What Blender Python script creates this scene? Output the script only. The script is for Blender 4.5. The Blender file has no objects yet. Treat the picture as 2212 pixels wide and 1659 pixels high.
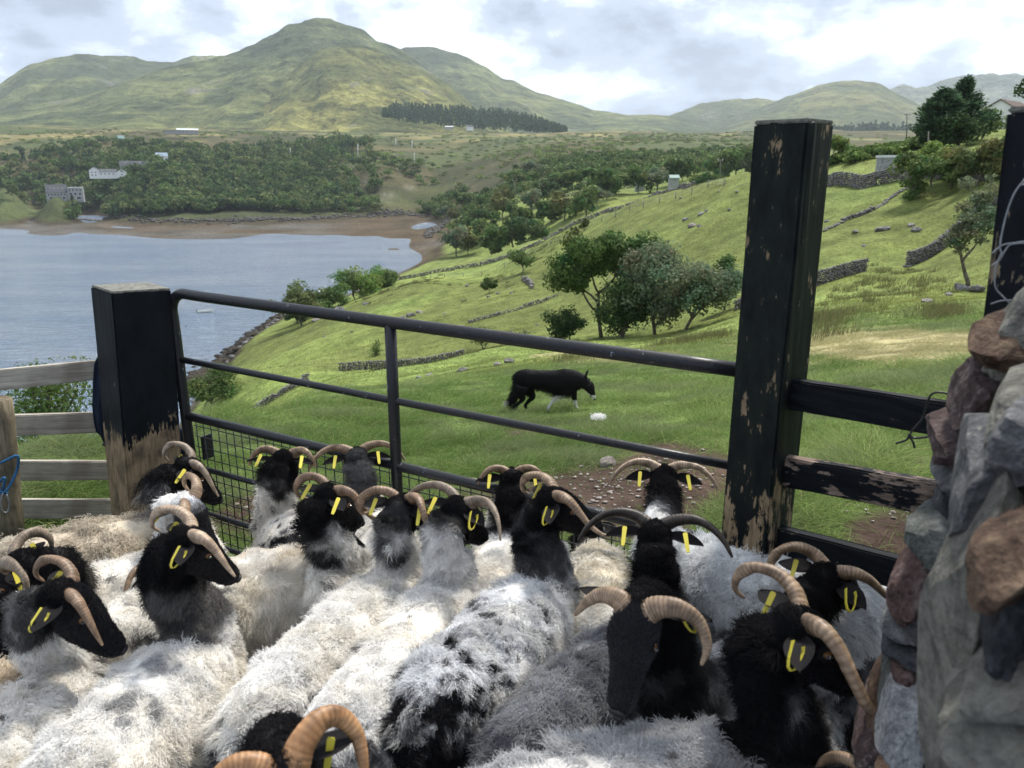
import bpy, bmesh, math, random
import numpy as np
from mathutils import Vector, Matrix, Quaternion
from bpy import context as C

random.seed(7)
RNG = np.random.default_rng(7)
SC = C.scene
rad = math.radians
if not SC.collection:
    pass

# ------------------------------------------------------------------ camera
CZ = 45.0                      # camera height above the sea
PITCH = rad(15.5)
F = 1660.0                     # focal length for a picture 2212 wide
CX, CY = 1106.0, 829.5
cam_d = bpy.data.cameras.new('camera')
cam_d.sensor_width = 36.0
cam_d.lens = 36.0 * F / 2212.0
cam_d.clip_start = 0.05
cam_d.clip_end = 60000.0
cam_d.dof.use_dof = True
cam_d.dof.focus_distance = 4.0
cam_d.dof.aperture_fstop = 6.3
cam = bpy.data.objects.new('camera', cam_d)
SC.collection.objects.link(cam)
cam.location = (0, 0, CZ)
cam.rotation_euler = (rad(90) - PITCH, 0, 0)
SC.camera = cam

# ------------------------------------------------------------------ view
SC.view_settings.view_transform = 'Standard'
SC.view_settings.look = 'None'
SC.view_settings.exposure = 0.96
SC.view_settings.gamma = 1.0
SC.view_settings.use_curve_mapping = False
SC.render.engine = 'CYCLES'
SC.cycles.use_denoising = True
SC.cycles.max_bounces = 6
SC.cycles.diffuse_bounces = 3
SC.cycles.glossy_bounces = 2
SC.cycles.transmission_bounces = 3
SC.cycles.transparent_max_bounces = 4
SC.cycles.volume_bounces = 1
SC.cycles.volume_max_steps = 64
SC.cycles.use_adaptive_sampling = True

# ------------------------------------------------------------------ sun
SUN_EL, SUN_AZ = rad(56), rad(30)       # azimuth from +Y towards +X
sun_d = bpy.data.lights.new('sun', 'SUN')
sun_d.energy = 2.7
sun_d.angle = rad(8)
sun_d.color = (1.0, 0.95, 0.86)
sun = bpy.data.objects.new('sun', sun_d)
SC.collection.objects.link(sun)
sv = Vector((math.sin(SUN_AZ) * math.cos(SUN_EL), math.cos(SUN_AZ) * math.cos(SUN_EL), math.sin(SUN_EL)))
sun.rotation_euler = sv.to_track_quat('Z', 'Y').to_euler()
sun.location = (0, 0, CZ + 200)

# ------------------------------------------------------------------ world sky with a broken cloud deck
world = bpy.data.worlds.new('World')
SC.world = world
world.use_nodes = True
nt = world.node_tree
nt.nodes.clear()
def WN(t, **k):
    n = nt.nodes.new(t)
    for a, b in k.items():
        setattr(n, a, b)
    return n
def wl(a, b): nt.links.new(a, b)
def wmath(op, a, b=None, clamp=False):
    n = WN('ShaderNodeMath', operation=op, use_clamp=clamp)
    for i, v in enumerate((a, b)):
        if v is None: continue
        if isinstance(v, (int, float)): n.inputs[i].default_value = v
        else: wl(v, n.inputs[i])
    return n.outputs[0]
w_out = WN('ShaderNodeOutputWorld')
sky = WN('ShaderNodeTexSky', sky_type='NISHITA', sun_disc=False)
sky.sun_elevation = SUN_EL
sky.sun_rotation = SUN_AZ
sky.altitude = 50
bg_sky = WN('ShaderNodeBackground'); bg_sky.inputs['Strength'].default_value = 0.10
wl(sky.outputs[0], bg_sky.inputs[0])
tc = WN('ShaderNodeTexCoord')
sep = WN('ShaderNodeSeparateXYZ'); wl(tc.outputs['Generated'], sep.inputs[0])
zz = wmath('ADD', wmath('MAXIMUM', sep.outputs[2], 0.0), 0.21)
comb = WN('ShaderNodeCombineXYZ')
wl(wmath('DIVIDE', sep.outputs[0], zz), comb.inputs[0])
wl(wmath('DIVIDE', sep.outputs[1], zz), comb.inputs[1])
comb.inputs[2].default_value = 3.7
def wnoise(scale, detail, rough, dist, off=(0, 0, 0)):
    mp = WN('ShaderNodeMapping'); mp.inputs['Location'].default_value = off
    wl(comb.outputs[0], mp.inputs[0])
    n = WN('ShaderNodeTexNoise')
    n.inputs['Scale'].default_value = scale; n.inputs['Detail'].default_value = detail
    n.inputs['Roughness'].default_value = rough; n.inputs['Distortion'].default_value = dist
    wl(mp.outputs[0], n.inputs['Vector'])
    return n.outputs['Fac']
def wramp(src, stops):
    r = WN('ShaderNodeValToRGB')
    r.color_ramp.interpolation = 'EASE'
    e = r.color_ramp.elements
    while len(e) < len(stops): e.new(0.5)
    for i, (p, c) in enumerate(stops):
        e[i].position = p; e[i].color = tuple(c) + (1,)
    wl(src, r.inputs[0])
    return r.outputs[0]
n_big = wnoise(0.85, 3, 0.5, 0.2, (2.3, 5.4, 0))
mpd = WN('ShaderNodeMapping'); mpd.inputs['Scale'].default_value = (1, 1, 1.9); mpd.inputs['Location'].default_value = (3.1, 0.7, 2.0)
wl(tc.outputs['Generated'], mpd.inputs[0])
_np = WN('ShaderNodeTexNoise'); _np.inputs['Scale'].default_value = 9.5; _np.inputs['Detail'].default_value = 12; _np.inputs['Roughness'].default_value = 0.58; _np.inputs['Distortion'].default_value = 0.2
wl(mpd.outputs[0], _np.inputs['Vector']); n_puff = _np.outputs['Fac']
n_fine = wnoise(7.0, 8, 0.6, 0.3, (5.3, 2.4, 1))
n_cover = wnoise(0.75, 6, 0.6, 0.3, (4.35, -1.2, 1.0))
shade = wmath('ADD', wmath('MULTIPLY', n_big, 0.50), wmath('ADD', wmath('MULTIPLY', n_puff, 0.42), wmath('MULTIPLY', n_fine, 0.08)))
cloud_col = wramp(shade, [(0.41, (0.25, 0.29, 0.375)), (0.49, (0.36, 0.415, 0.52)),
                            (0.530, (0.50, 0.56, 0.66)), (0.556, (0.72, 0.765, 0.83)), (0.62, (0.92, 0.925, 0.93))])
bg_cl = WN('ShaderNodeBackground'); bg_cl.inputs['Strength'].default_value = 0.94
wl(cloud_col, bg_cl.inputs[0])
mask = wramp(wmath('ADD', wmath('MULTIPLY', n_cover, 0.75), wmath('MULTIPLY', n_puff, 0.25)), [(0.385, (0, 0, 0)), (0.43, (1, 1, 1))])
mixs = WN('ShaderNodeMixShader')
wl(mask, mixs.inputs[0]); wl(bg_sky.outputs[0], mixs.inputs[1]); wl(bg_cl.outputs[0], mixs.inputs[2])
wl(mixs.outputs[0], w_out.inputs[0])

# ------------------------------------------------------------------ picture geometry helpers
_c, _s = math.cos(PITCH), math.sin(PITCH)
def ray(px, py):
    x = (px - CX) / F; y = -(py - CY) / F
    return np.array([x, _c + _s * y, -_s + _c * y])
def P(px, py, R):
    """point on the line of sight of (px,py) at ground distance R"""
    d = ray(px, py); k = R / math.hypot(d[0], d[1])
    return Vector((d[0] * k, d[1] * k, CZ + d[2] * k))
def PZ(px, py, z):
    """point on the line of sight at height z relative to the camera"""
    d = ray(px, py); k = z / d[2]
    return Vector((d[0] * k, d[1] * k, CZ + z))
def proj(x, y, z):
    """world arrays -> px, py, depth"""
    z = z - CZ
    dep = y * _c - z * _s
    up = y * _s + z * _c
    dep = np.where(dep < 1e-3, 1e-3, dep)
    return CX + F * x / dep, CY - F * up / dep, dep

# ------------------------------------------------------------------ numpy noise
def _hash(ix, iy, iz, seed):
    h = (ix * 374761393 + iy * 668265263 + iz * 2147483647 + seed * 1274126177) & 0xFFFFFFFF
    h = ((h ^ (h >> 13)) * 1274126177) & 0xFFFFFFFF
    h = (h ^ (h >> 16)) & 0xFFFFFFFF
    return h.astype(np.float64) / 2147483647.5 - 1.0
def vnoise(p, seed=0):
    p = np.asarray(p, dtype=np.float64)
    i = np.floor(p).astype(np.int64); f = p - i
    u = f * f * (3 - 2 * f)
    r = 0
    for dx in (0, 1):
        wx = u[:, 0] if dx else 1 - u[:, 0]
        for dy in (0, 1):
            wy = u[:, 1] if dy else 1 - u[:, 1]
            for dz in (0, 1):
                wz = u[:, 2] if dz else 1 - u[:, 2]
                r = r + wx * wy * wz * _hash(i[:, 0] + dx, i[:, 1] + dy, i[:, 2] + dz, seed)
    return r
def fbm(p, octv=4, seed=0, gain=0.5):
    a, t, r = 1.0, 0.0, 0
    p = np.asarray(p, dtype=np.float64)
    for o in range(octv):
        r = r + a * vnoise(p * (2 ** o) + 17.3 * o, seed + o)
        t += a; a *= gain
    return r / t
def sstep(a, b, x):
    t = np.clip((x - a) / (b - a), 0, 1)
    return t * t * (3 - 2 * t)
def mixc(a, b, t):
    t = np.asarray(t)[:, None]
    return a * (1 - t) + b * t

# ------------------------------------------------------------------ mesh helpers
def link(o, parent=None):
    SC.collection.objects.link(o)
    if parent is not None: o.parent = parent
    return o
def mesh_np(name, verts, faces, col=None, smooth=False):
    verts = np.asarray(verts, dtype=np.float32); faces = np.asarray(faces, dtype=np.int32)
    me = bpy.data.meshes.new(name)
    n, k = faces.shape
    me.vertices.add(len(verts)); me.vertices.foreach_set('co', verts.ravel())
    me.loops.add(n * k); me.loops.foreach_set('vertex_index', faces.ravel())
    me.polygons.add(n); me.polygons.foreach_set('loop_start', np.arange(0, n * k, k, dtype=np.int32))
    if smooth: me.polygons.foreach_set('use_smooth', np.ones(n, dtype=bool))
    me.update(calc_edges=True)
    if col is not None: set_col(me, col)
    return me
def set_col(me, col):
    col = np.asarray(col, dtype=np.float32)
    if col.shape[1] == 3: col = np.hstack([col, np.ones((len(col), 1), np.float32)])
    a = me.color_attributes.new('col', 'FLOAT_COLOR', 'POINT')
    a.data.foreach_set('color', col.ravel())
def obj(name, me, mat=None, parent=None, loc=None):
    o = bpy.data.objects.new(name, me)
    if mat is not None and len(me.materials) == 0: me.materials.append(mat)
    if loc is not None: o.location = loc
    return link(o, parent)
def empty(name, loc=(0, 0, 0), rz=0.0):
    o = bpy.data.objects.new(name, None); o.location = loc; o.rotation_euler = (0, 0, rz)
    o.empty_display_size = 0.2
    return link(o)
def tag(o, label=None, cat=None, group=None, kind=None):
    if label: o['label'] = label
    if cat: o['category'] = cat
    if group: o['group'] = group
    if kind: o['kind'] = kind
    return o
def loft(centers, rw, rh, ups, n=12, close=True):
    """tube through centers with elliptical rings (half width rw, half height rh)"""
    c = np.array([list(v) for v in centers], dtype=float)
    m = len(c)
    t = np.gradient(c, axis=0); t /= np.linalg.norm(t, axis=1)[:, None] + 1e-9
    ups = np.array([list(u) for u in ups], dtype=float) if np.ndim(ups) == 2 or isinstance(ups, list) else np.tile(np.array(ups, float), (m, 1))
    side = np.cross(ups, t); side /= np.linalg.norm(side, axis=1)[:, None] + 1e-9
    up = np.cross(t, side)
    a = np.linspace(0, 2 * np.pi, n, endpoint=False)
    v = c[:, None, :] + side[:, None, :] * (np.cos(a)[None, :, None] * np.array(rw)[:, None, None]) \
        + up[:, None, :] * (np.sin(a)[None, :, None] * np.array(rh)[:, None, None])
    v = v.reshape(-1, 3)
    i = np.arange(m - 1)[:, None] * n; j = np.arange(n)[None, :]; j2 = (j + 1) % n
    f = np.stack([i + j, i + j2, i + n + j2, i + n + j], axis=-1).reshape(-1, 4)
    if close:
        v = np.vstack([v, c[0], c[-1]])
        a0, a1 = m * n, m * n + 1
        jj = np.arange(n)
        cap0 = np.stack([np.full(n, a0), (jj + 1) % n, jj, np.full(n, a0)], axis=-1)
        b = (m - 1) * n
        cap1 = np.stack([np.full(n, a1), b + jj, b + (jj + 1) % n, np.full(n, a1)], axis=-1)
        return v, f, np.vstack([cap0[:, :3], cap1[:, :3]])
    return v, f, np.zeros((0, 3), int)
def smooth_path(pts, n):
    """Catmull-Rom through points (any dimension)"""
    p = np.array([list(q) for q in pts], dtype=float)
    p = np.vstack([2 * p[0] - p[1], p, 2 * p[-1] - p[-2]])
    out = []
    m = len(p) - 3
    for t in np.linspace(0, m - 1e-6, n):
        i = int(t); u = t - i
        a, b, c, d = p[i], p[i + 1], p[i + 2], p[i + 3]
        out.append(0.5 * ((2 * b) + (c - a) * u + (2 * a - 5 * b + 4 * c - d) * u * u + (3 * b - a - 3 * c + d) * u ** 3))
    return np.array(out)
def mixed_mesh(name, chunks, smooth=True, cols=None):
    """chunks of (verts, quads, tris) joined in one mesh"""
    V, Fs, off = [], [], 0
    for v, q, t in chunks:
        V.append(v)
        Fs += [tuple(int(x) + off for x in r) for r in q] + [tuple(int(x) + off for x in r) for r in t]
        off += len(v)
    me = bpy.data.meshes.new(name)
    me.from_pydata([tuple(x) for x in np.vstack(V)], [], Fs)
    if smooth: me.polygons.foreach_set('use_smooth', np.ones(len(me.polygons), dtype=bool))
    me.update()
    if cols is not None: set_col(me, cols)
    return me
def tube(name, pts, r, mat, parent=None, n=10, cols=None, up=(0.13, 0.21, 0.97)):
    m = len(pts)
    r = np.full(m, r) if np.isscalar(r) else np.array(r)
    me = mixed_mesh(name, [loft(pts, r, r, up, n)], cols=cols)
    return obj(name, me, mat, parent)
def box_me(name, sx, sy, sz, bev=0.006, cuts=0, z0=True, jitter=0.0, seed=0):
    """box centred in x,y; z from 0 to sz"""
    bm = bmesh.new()
    bmesh.ops.create_cube(bm, size=1.0)
    for v in bm.verts:
        v.co.x *= sx; v.co.y *= sy; v.co.z = (v.co.z + (0.5 if z0 else 0)) * sz
    if cuts:
        eds = [e for e in bm.edges]
        bmesh.ops.subdivide_edges(bm, edges=eds, cuts=cuts, use_grid_fill=True)
    if jitter:
        rr = random.Random(seed)
        for v in bm.verts:
            v.co += Vector((rr.uniform(-1, 1), rr.uniform(-1, 1), rr.uniform(-1, 1))) * jitter
    if bev:
        be = [e for e in bm.edges if len(e.link_faces) == 2 and e.calc_face_angle(0) > 0.7]
        bmesh.ops.bevel(bm, geom=be, offset=bev, segments=2, affect='EDGES')
    me = bpy.data.meshes.new(name); bm.to_mesh(me); bm.free()
    return me
def axis_matrix(origin, zaxis, xhint):
    z = Vector(zaxis).normalized(); x = Vector(xhint); x = (x - z * x.dot(z)).normalized(); y = z.cross(x)
    m = Matrix((x, y, z)).transposed().to_4x4(); m.translation = Vector(origin)
    return m
def stone_me(name, seed, sub=2, rough=0.22, flat=0.8):
    """angular field stone about 1 x 1 x flat"""
    bm = bmesh.new()
    bmesh.ops.create_icosphere(bm, subdivisions=sub, radius=0.5)
    rr = np.random.default_rng(seed)
    # cut by random planes for flat facets
    for v in bm.verts:
        c = v.co
        m = max(abs(c.x), abs(c.y), abs(c.z))
        v.co = c.lerp(c * (0.5 / m) * 0.9, 0.55)
    pl = [(Vector(rr.normal(size=3)).normalized(), rr.uniform(0.30, 0.44)) for _ in range(13)]
    for v in bm.verts:
        for n_, d_ in pl:
            k = v.co.dot(n_)
            if k > d_: v.co -= n_ * (k - d_)
    co = np.array([list(v.co) for v in bm.verts])
    nz = 0.45 * fbm(co * 2.1 + seed, 2, seed) + 0.45 * fbm(co * 8 + seed, 3, seed + 1)
    for v, k in zip(bm.verts, nz):
        v.co *= 1 + rough * float(k)
        v.co.z *= flat
    me = bpy.data.meshes.new(name); bm.to_mesh(me); bm.free()
    return me

# ------------------------------------------------------------------ material helpers
def new_mat(name):
    m = bpy.data.materials.new(name); m.use_nodes = True
    n = m.node_tree; b = n.nodes['Principled BSDF']
    return m, n, b
class NB:
    """tiny node builder"""
    def __init__(s, name):
        s.m, s.t, s.b = new_mat(name)
        s.out = [n for n in s.t.nodes if n.type == 'OUTPUT_MATERIAL'][0]
    def n(s, t, **k):
        x = s.t.nodes.new(t)
        for a, b in k.items(): setattr(x, a, b)
        return x
    def l(s, a, b): s.t.links.new(a, b)
    def coord(s, kind='Object', scale=(1, 1, 1), loc=(0, 0, 0)):
        c = s.n('ShaderNodeTexCoord'); mp = s.n('ShaderNodeMapping')
        mp.inputs['Scale'].default_value = scale; mp.inputs['Location'].default_value = loc
        s.l(c.outputs[kind], mp.inputs[0]); return mp.outputs[0]
    def noise(s, vec, scale, detail=4, rough=0.55, dist=0.0):
        x = s.n('ShaderNodeTexNoise'); s.l(vec, x.inputs['Vector'])
        x.inputs['Scale'].default_value = scale; x.inputs['Detail'].default_value = detail
        x.inputs['Roughness'].default_value = rough; x.inputs['Distortion'].default_value = dist
        return x.outputs['Fac']
    def ramp(s, src, stops, interp='LINEAR'):
        r = s.n('ShaderNodeValToRGB'); r.color_ramp.interpolation = interp
        e = r.color_ramp.elements
        while len(e) < len(stops): e.new(0.5)
        for i, (p, c) in enumerate(stops):
            e[i].position = p
            e[i].color = (c, c, c, 1) if isinstance(c, (int, float)) else tuple(c) + (1,)
        s.l(src, r.inputs[0]); return r.outputs[0]
    def mix(s, fac, a, b, mode='MIX'):
        x = s.n('ShaderNodeMix', data_type='RGBA', blend_type=mode)
        for sock, v in ((x.inputs[0], fac), (x.inputs[6], a), (x.inputs[7], b)):
            if isinstance(v, (int, float)): sock.default_value = v
            elif isinstance(v, tuple): sock.default_value = v + (1,) if len(v) == 3 else v
            else: s.l(v, sock)
        return x.outputs[2]
    def math(s, op, a, b=None, clamp=False):
        x = s.n('ShaderNodeMath', operation=op, use_clamp=clamp)
        for i, v in enumerate((a, b)):
            if v is None: continue
            if isinstance(v, (int, float)): x.inputs[i].default_value = v
            else: s.l(v, x.inputs[i])
        return x.outputs[0]
    def attr(s, name='col'):
        x = s.n('ShaderNodeAttribute'); x.attribute_name = name; return x.outputs['Color']
    def sepz(s, vec):
        x = s.n('ShaderNodeSeparateXYZ'); s.l(vec, x.inputs[0]); return x.outputs
    def bump(s, h, strength=0.4, dist=0.01, normal=None):
        x = s.n('ShaderNodeBump'); x.inputs['Strength'].default_value = strength
        x.inputs['Distance'].default_value = dist; s.l(h, x.inputs['Height'])
        if normal is not None: s.l(normal, x.inputs['Normal'])
        s.l(x.outputs[0], s.b.inputs['Normal']); return x.outputs[0]
    def base(s, v):
        if isinstance(v, tuple): s.b.inputs['Base Color'].default_value = v + (1,)
        else: s.l(v, s.b.inputs['Base Color'])
    def rough(s, v):
        if isinstance(v, (int, float)): s.b.inputs['Roughness'].default_value = v
        else: s.l(v, s.b.inputs['Roughness'])
    def spec(s, v): s.b.inputs['Specular IOR Level'].default_value = v
def simple(name, col, rough=0.7, spec=0.3, var=0.15, scale=8.0, metal=0.0, bump=0.0):
    b = NB(name); co = b.coord('Object')
    nz = b.noise(co, scale, 4)
    dark = tuple(c * (1 - var * 1.6) for c in col); light = tuple(min(1, c * (1 + var)) for c in col)
    b.base(b.ramp(nz, [(0.3, dark), (0.7, light)])); b.rough(rough); b.spec(spec)
    b.b.inputs['Metallic'].default_value = metal
    if bump: b.bump(nz, bump, 0.01)
    return b.m
# ================================================================== TERRAIN
# height field over (azimuth, log distance), tan(elevation) interpolated through survey points
PEN = -1.75
def pts_terrain():
    A = []
    def v(px, py, R):                 # a ground point seen at this spot of the view
        q = P(px, py, R); A.append((math.atan2(q.x, q.y), math.log(R), (q.z - CZ) / R))
    def h(px, R, z):                  # a ground point given by height relative to the camera
        q = P(px, 600, R); A.append((math.atan2(q.x, q.y), math.log(R), z / R))
    for px in (-500, 0, 400, 800, 1200, 1600, 2000, 2500):
        for R in (0.5, 1.0, 1.6, 2.4, 3.2): h(px, R, PEN)
    # near field
    for a in ((1800, 1100, 4.0), (1900, 1000, 4.8), (1900, 850, 7.5), (1900, 760, 12), (2000, 715, 16), (1850, 690, 22),
              (2100, 780, 10), (1190, 890, 8.5), (900, 950, 6.5), (500, 950, 7), (1000, 860, 11), (1500, 850, 9.5),
              (1450, 960, 5.4), (1850, 1180, 3.6), (1200, 1060, 4.3), (700, 1040, 4.9), (1400, 900, 7.4),
              (100, 1020, 4.6), (100, 962, 6.2), (230, 968, 6.2), (560, 900, 10), (640, 870, 14), (1000, 815, 17),
              (1300, 770, 20), (1500, 745, 24), (1700, 730, 20), (450, 895, 9.5)): v(*a)
    # slope below
    for a in ((850, 832, 38), (700, 850, 40), (950, 820, 30), (870, 803, 66), (1000, 775, 74), (560, 812, 92), (640, 825, 60), (450, 858, 78),
              (1050, 768, 60), (1300, 727, 63), (1420, 728, 56), (1100, 640, 115), (1000, 730, 86), (1150, 700, 88), (900, 680, 120),
              (700, 750, 105), (760, 665, 175), (640, 712, 185), (900, 620, 165), (1500, 500, 112), (1500, 620, 80),
              (1300, 560, 118), (1600, 620, 75), (1200, 600, 130), (1050, 600, 190)): v(*a)
    # right slope
    for a in ((1850, 640, 42), (1850, 592, 66), (2000, 550, 74), (2100, 612, 50), (1950, 650, 34), (1850, 480, 88), (1850, 396, 112),
              (1700, 450, 105), (1650, 380, 128), (2150, 372, 95), (2000, 400, 98), (2150, 480, 75), (2400, 480, 75),
              (2400, 372, 95), (1750, 540, 80)): v(*a)
    # crest of the field and what lies behind it
    for a in ((1600, 379, 132), (1520, 398, 150), (1400, 430, 175), (1290, 468, 205), (1150, 522, 245), (1000, 560, 285), (930, 572, 312)): v(*a)
    for a in ((1600, 180, -6.5), (1500, 215, -14), (1400, 250, -20), (1290, 290, -25), (1150, 340, -33), (1000, 360, -41)): h(*a)
    for a in ((1100, 480, 450), (1020, 500, 440), (1200, 436, 470), (1350, 408, 480), (1480, 385, 480), (1300, 430, 400),
              (1500, 352, 640), (1300, 350, 700), (1120, 400, 640), (1500, 318, 1000), (1300, 300, 1400), (1000, 295, 1600),
              (1600, 298, 1400), (1100, 350, 900), (980, 440, 780), (1400, 318, 1000)): v(*a)
    # bush hill behind the right wall
    for a in ((1830, 352, 135), (1950, 325, 150), (2060, 318, 135), (2140, 283, 175), (2300, 283, 175), (1780, 372, 132)): v(*a)
    for a in ((1850, 230, 2), (1850, 420, 8), (1950, 500, 12), (2200, 500, 20)): h(*a)
    for a in ((1850, 304, 1400), (2050, 300, 1600), (2300, 300, 1600)): v(*a)
    # bank and shore on the left
    for px in (-700, -300, 0, 100, 250):
        for R, z in ((8.5, -3.4), (13, -6.6), (25, -14), (60, -34), (90, -46), (130, -50), (200, -53), (400, -52), (560, -49)): h(px, R, z)
        h(px, 655, -45.2)
    h(385, 20, -9); h(385, 45, -17.5); h(385, 100, -31); h(385, 135, -40); h(385, 164, -45.5); h(385, 200, -51); h(400, 400, -51)
    for px, py in ((490, 755), (545, 715), (600, 680), (735, 640), (860, 590), (905, 568), (930, 535), (965, 500)):
        d = ray(px, py); R = 45 * math.hypot(d[0], d[1]) / -d[2]
        h(px, R, -45.1); h(px - 60, R * 1.1, -49)
        h(px + 25, R * 0.93, -41.5)
    for a in ((500, 400, -51), (620, 420, -50), (760, 450, -49), (850, 440, -48), (560, 530, -48), (640, 520, -47), (200, 780, -43.3), (190, 810, -42.8), (205, 740, -43.7), (896, 665, -43.6), (918, 495, -44.0), (905, 700, -43.6), (925, 470, -43.9), (864, 677, -43.9), (850, 700, -43.9), (880, 650, -44.0), (200, 690, -44.1), (185, 720, -43.9), (160, 700, -44.0), (890, 560, -44.2), (905, 500, -44.4), (886, 514, -44.4), (840, 640, -44.2), (900, 560, -44.3), (910, 720, -43.9), (330, 660, -44.2), (415, 655, -44.2), (250, 665, -44.3), (150, 670, -44.4), (520, 660, -44.3), (880, 600, -44.2), (910, 520, -44.4), (850, 560, -44.5), (800, 440, -47.5), (780, 590, -44.5), (860, 600, -44.4), (930, 640, -44.3), (860, 540, -44.7), (900, 480, -44.8), (700, 600, -44.6), (820, 650, -44.2), (940, 580, -44.5)): h(*a)
    # tidal flat: water's edge (y) and back shore (y)
    for px, y0, y1 in ((0, 490, 462), (90, 493, 463), (180, 499, 474), (250, 506, 484), (330, 511, 487), (420, 515, 487), (520, 513, 488),
                       (640, 503, 485), (740, 492, 480), (850, 540, 474), (910, 545, 469)):
        for y, dz in ((y0, -44.75), (0.5 * (y0 + y1), -44.3), (y1, -43.7)):
            d = ray(px, y); R = 45 * math.hypot(d[0], d[1]) / -d[2]
            h(px, R, dz)
            if y == y1: h(px, R * 1.03, -41.0 if px > 180 else -42.5)
    for a in ((0, 445, 850), (140, 431, 850), (0, 405, 960), (100, 365, 1150), (100, 305, 1500), (-500, 405, 960), (-500, 305, 1500), (-500, 445, 850),
              (300, 430, 900), (300, 378, 1000), (450, 445, 860), (450, 400, 1000), (450, 345, 1200), (650, 345, 1200), (650, 400, 960), (450, 300, 1500), (650, 300, 1500),
              (650, 445, 850), (775, 445, 850), (800, 405, 900), (790, 355, 1020), (800, 318, 1300), (900, 297, 1600), (940, 445, 830), (900, 400, 930), (850, 360, 1000)): v(*a)
    for px in (-700, -300, 100, 500, 900, 1300, 1700, 2100, 2500):
        h(px, 2000, 92); h(px, 2700, 110); h(px, 4000, 115); h(px, 7000, 110)
    return np.array(A)
_TP = pts_terrain()
_KA = 3.2
def _kern(a, b):
    d2 = ((a[:, None, 0] - b[None, :, 0]) * _KA) ** 2 + (a[:, None, 1] - b[None, :, 1]) ** 2
    return -np.sqrt(d2 + 0.006)
def _fit():
    n = len(_TP)
    K = _kern(_TP, _TP) + np.eye(n) * 0.0005
    A = np.zeros((n + 1, n + 1)); A[:n, :n] = K; A[:n, n] = 1; A[n, :n] = 1
    # tan scaled: work on e/(0.03+0.3/R) to keep near and far even
    wgt = 0.04 + 1.75 / np.exp(_TP[:, 1])
    b = np.append(_TP[:, 2] / wgt, 0)
    return np.linalg.solve(A, b)
_CO = _fit()
def base_height(x, y):
    x = np.atleast_1d(np.asarray(x, float)); y = np.atleast_1d(np.asarray(y, float))
    R = np.hypot(x, y); az = np.clip(np.arctan2(x, y), -0.72, 0.72)
    R = np.clip(R, 0.5, 7000)
    q = np.stack([az, np.log(R)], 1)
    out = np.empty(len(x))
    for i in range(0, len(x), 40000):
        s = slice(i, i + 40000)
        out[s] = _kern(q[s], _TP) @ _CO[:-1] + _CO[-1]
    z = out * (0.04 + 1.75 / R) * R
    near = 1 - sstep(2.9, 4.0, R)
    return CZ + z * (1 - near) + PEN * near
def ground(x, y):
    x = np.atleast_1d(np.asarray(x, float)); y = np.atleast_1d(np.asarray(y, float))
    z = base_height(x, y)
    R = np.hypot(x, y)
    p = np.stack([x, y, np.zeros_like(x)], 1)
    land = sstep(0.4, 3.5, z)
    z = z + sstep(4, 9, R) * (1 - sstep(30, 60, R)) * 0.05 * fbm(p * 1.1, 3, 3)
    # stock-worn terracettes across the slope, hummocks, rocky knolls
    a = sstep(18, 45, R) * (1 - sstep(400, 700, R)) * land
    u = p * np.array([0.055, 0.26, 1]); w = p @ np.array([[0.9, -0.42, 0], [0.42, 0.9, 0], [0, 0, 1]])
    z = z + a * (0.55 * fbm(w * np.array([0.05, 0.22, 1]), 4, 11) + 0.75 * fbm(p * 0.045, 3, 12) + 0.22 * fbm(w * np.array([0.30, 0.75, 1]), 3, 14))
    b = sstep(500, 900, R) * land
    z = z + b * (5.0 * fbm(p * 0.008, 4, 21) + 2.2 * fbm(p * 0.03, 4, 22))
    z = z + sstep(150, 600, R) * (1 - land) * 0.32 * fbm(p * 0.03, 3, 31)
    return z
def gz(x, y): return float(ground([x], [y])[0])
def GP(px, R):
    """ground point on the azimuth of picture column px at distance R"""
    q = P(px, 600, R); return Vector((q.x, q.y, gz(q.x, q.y)))
def GPY(px, py, R):
    """ground point under the line of sight of (px,py) at distance R"""
    q = P(px, py, R); return Vector((q.x, q.y, gz(q.x, q.y)))

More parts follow.
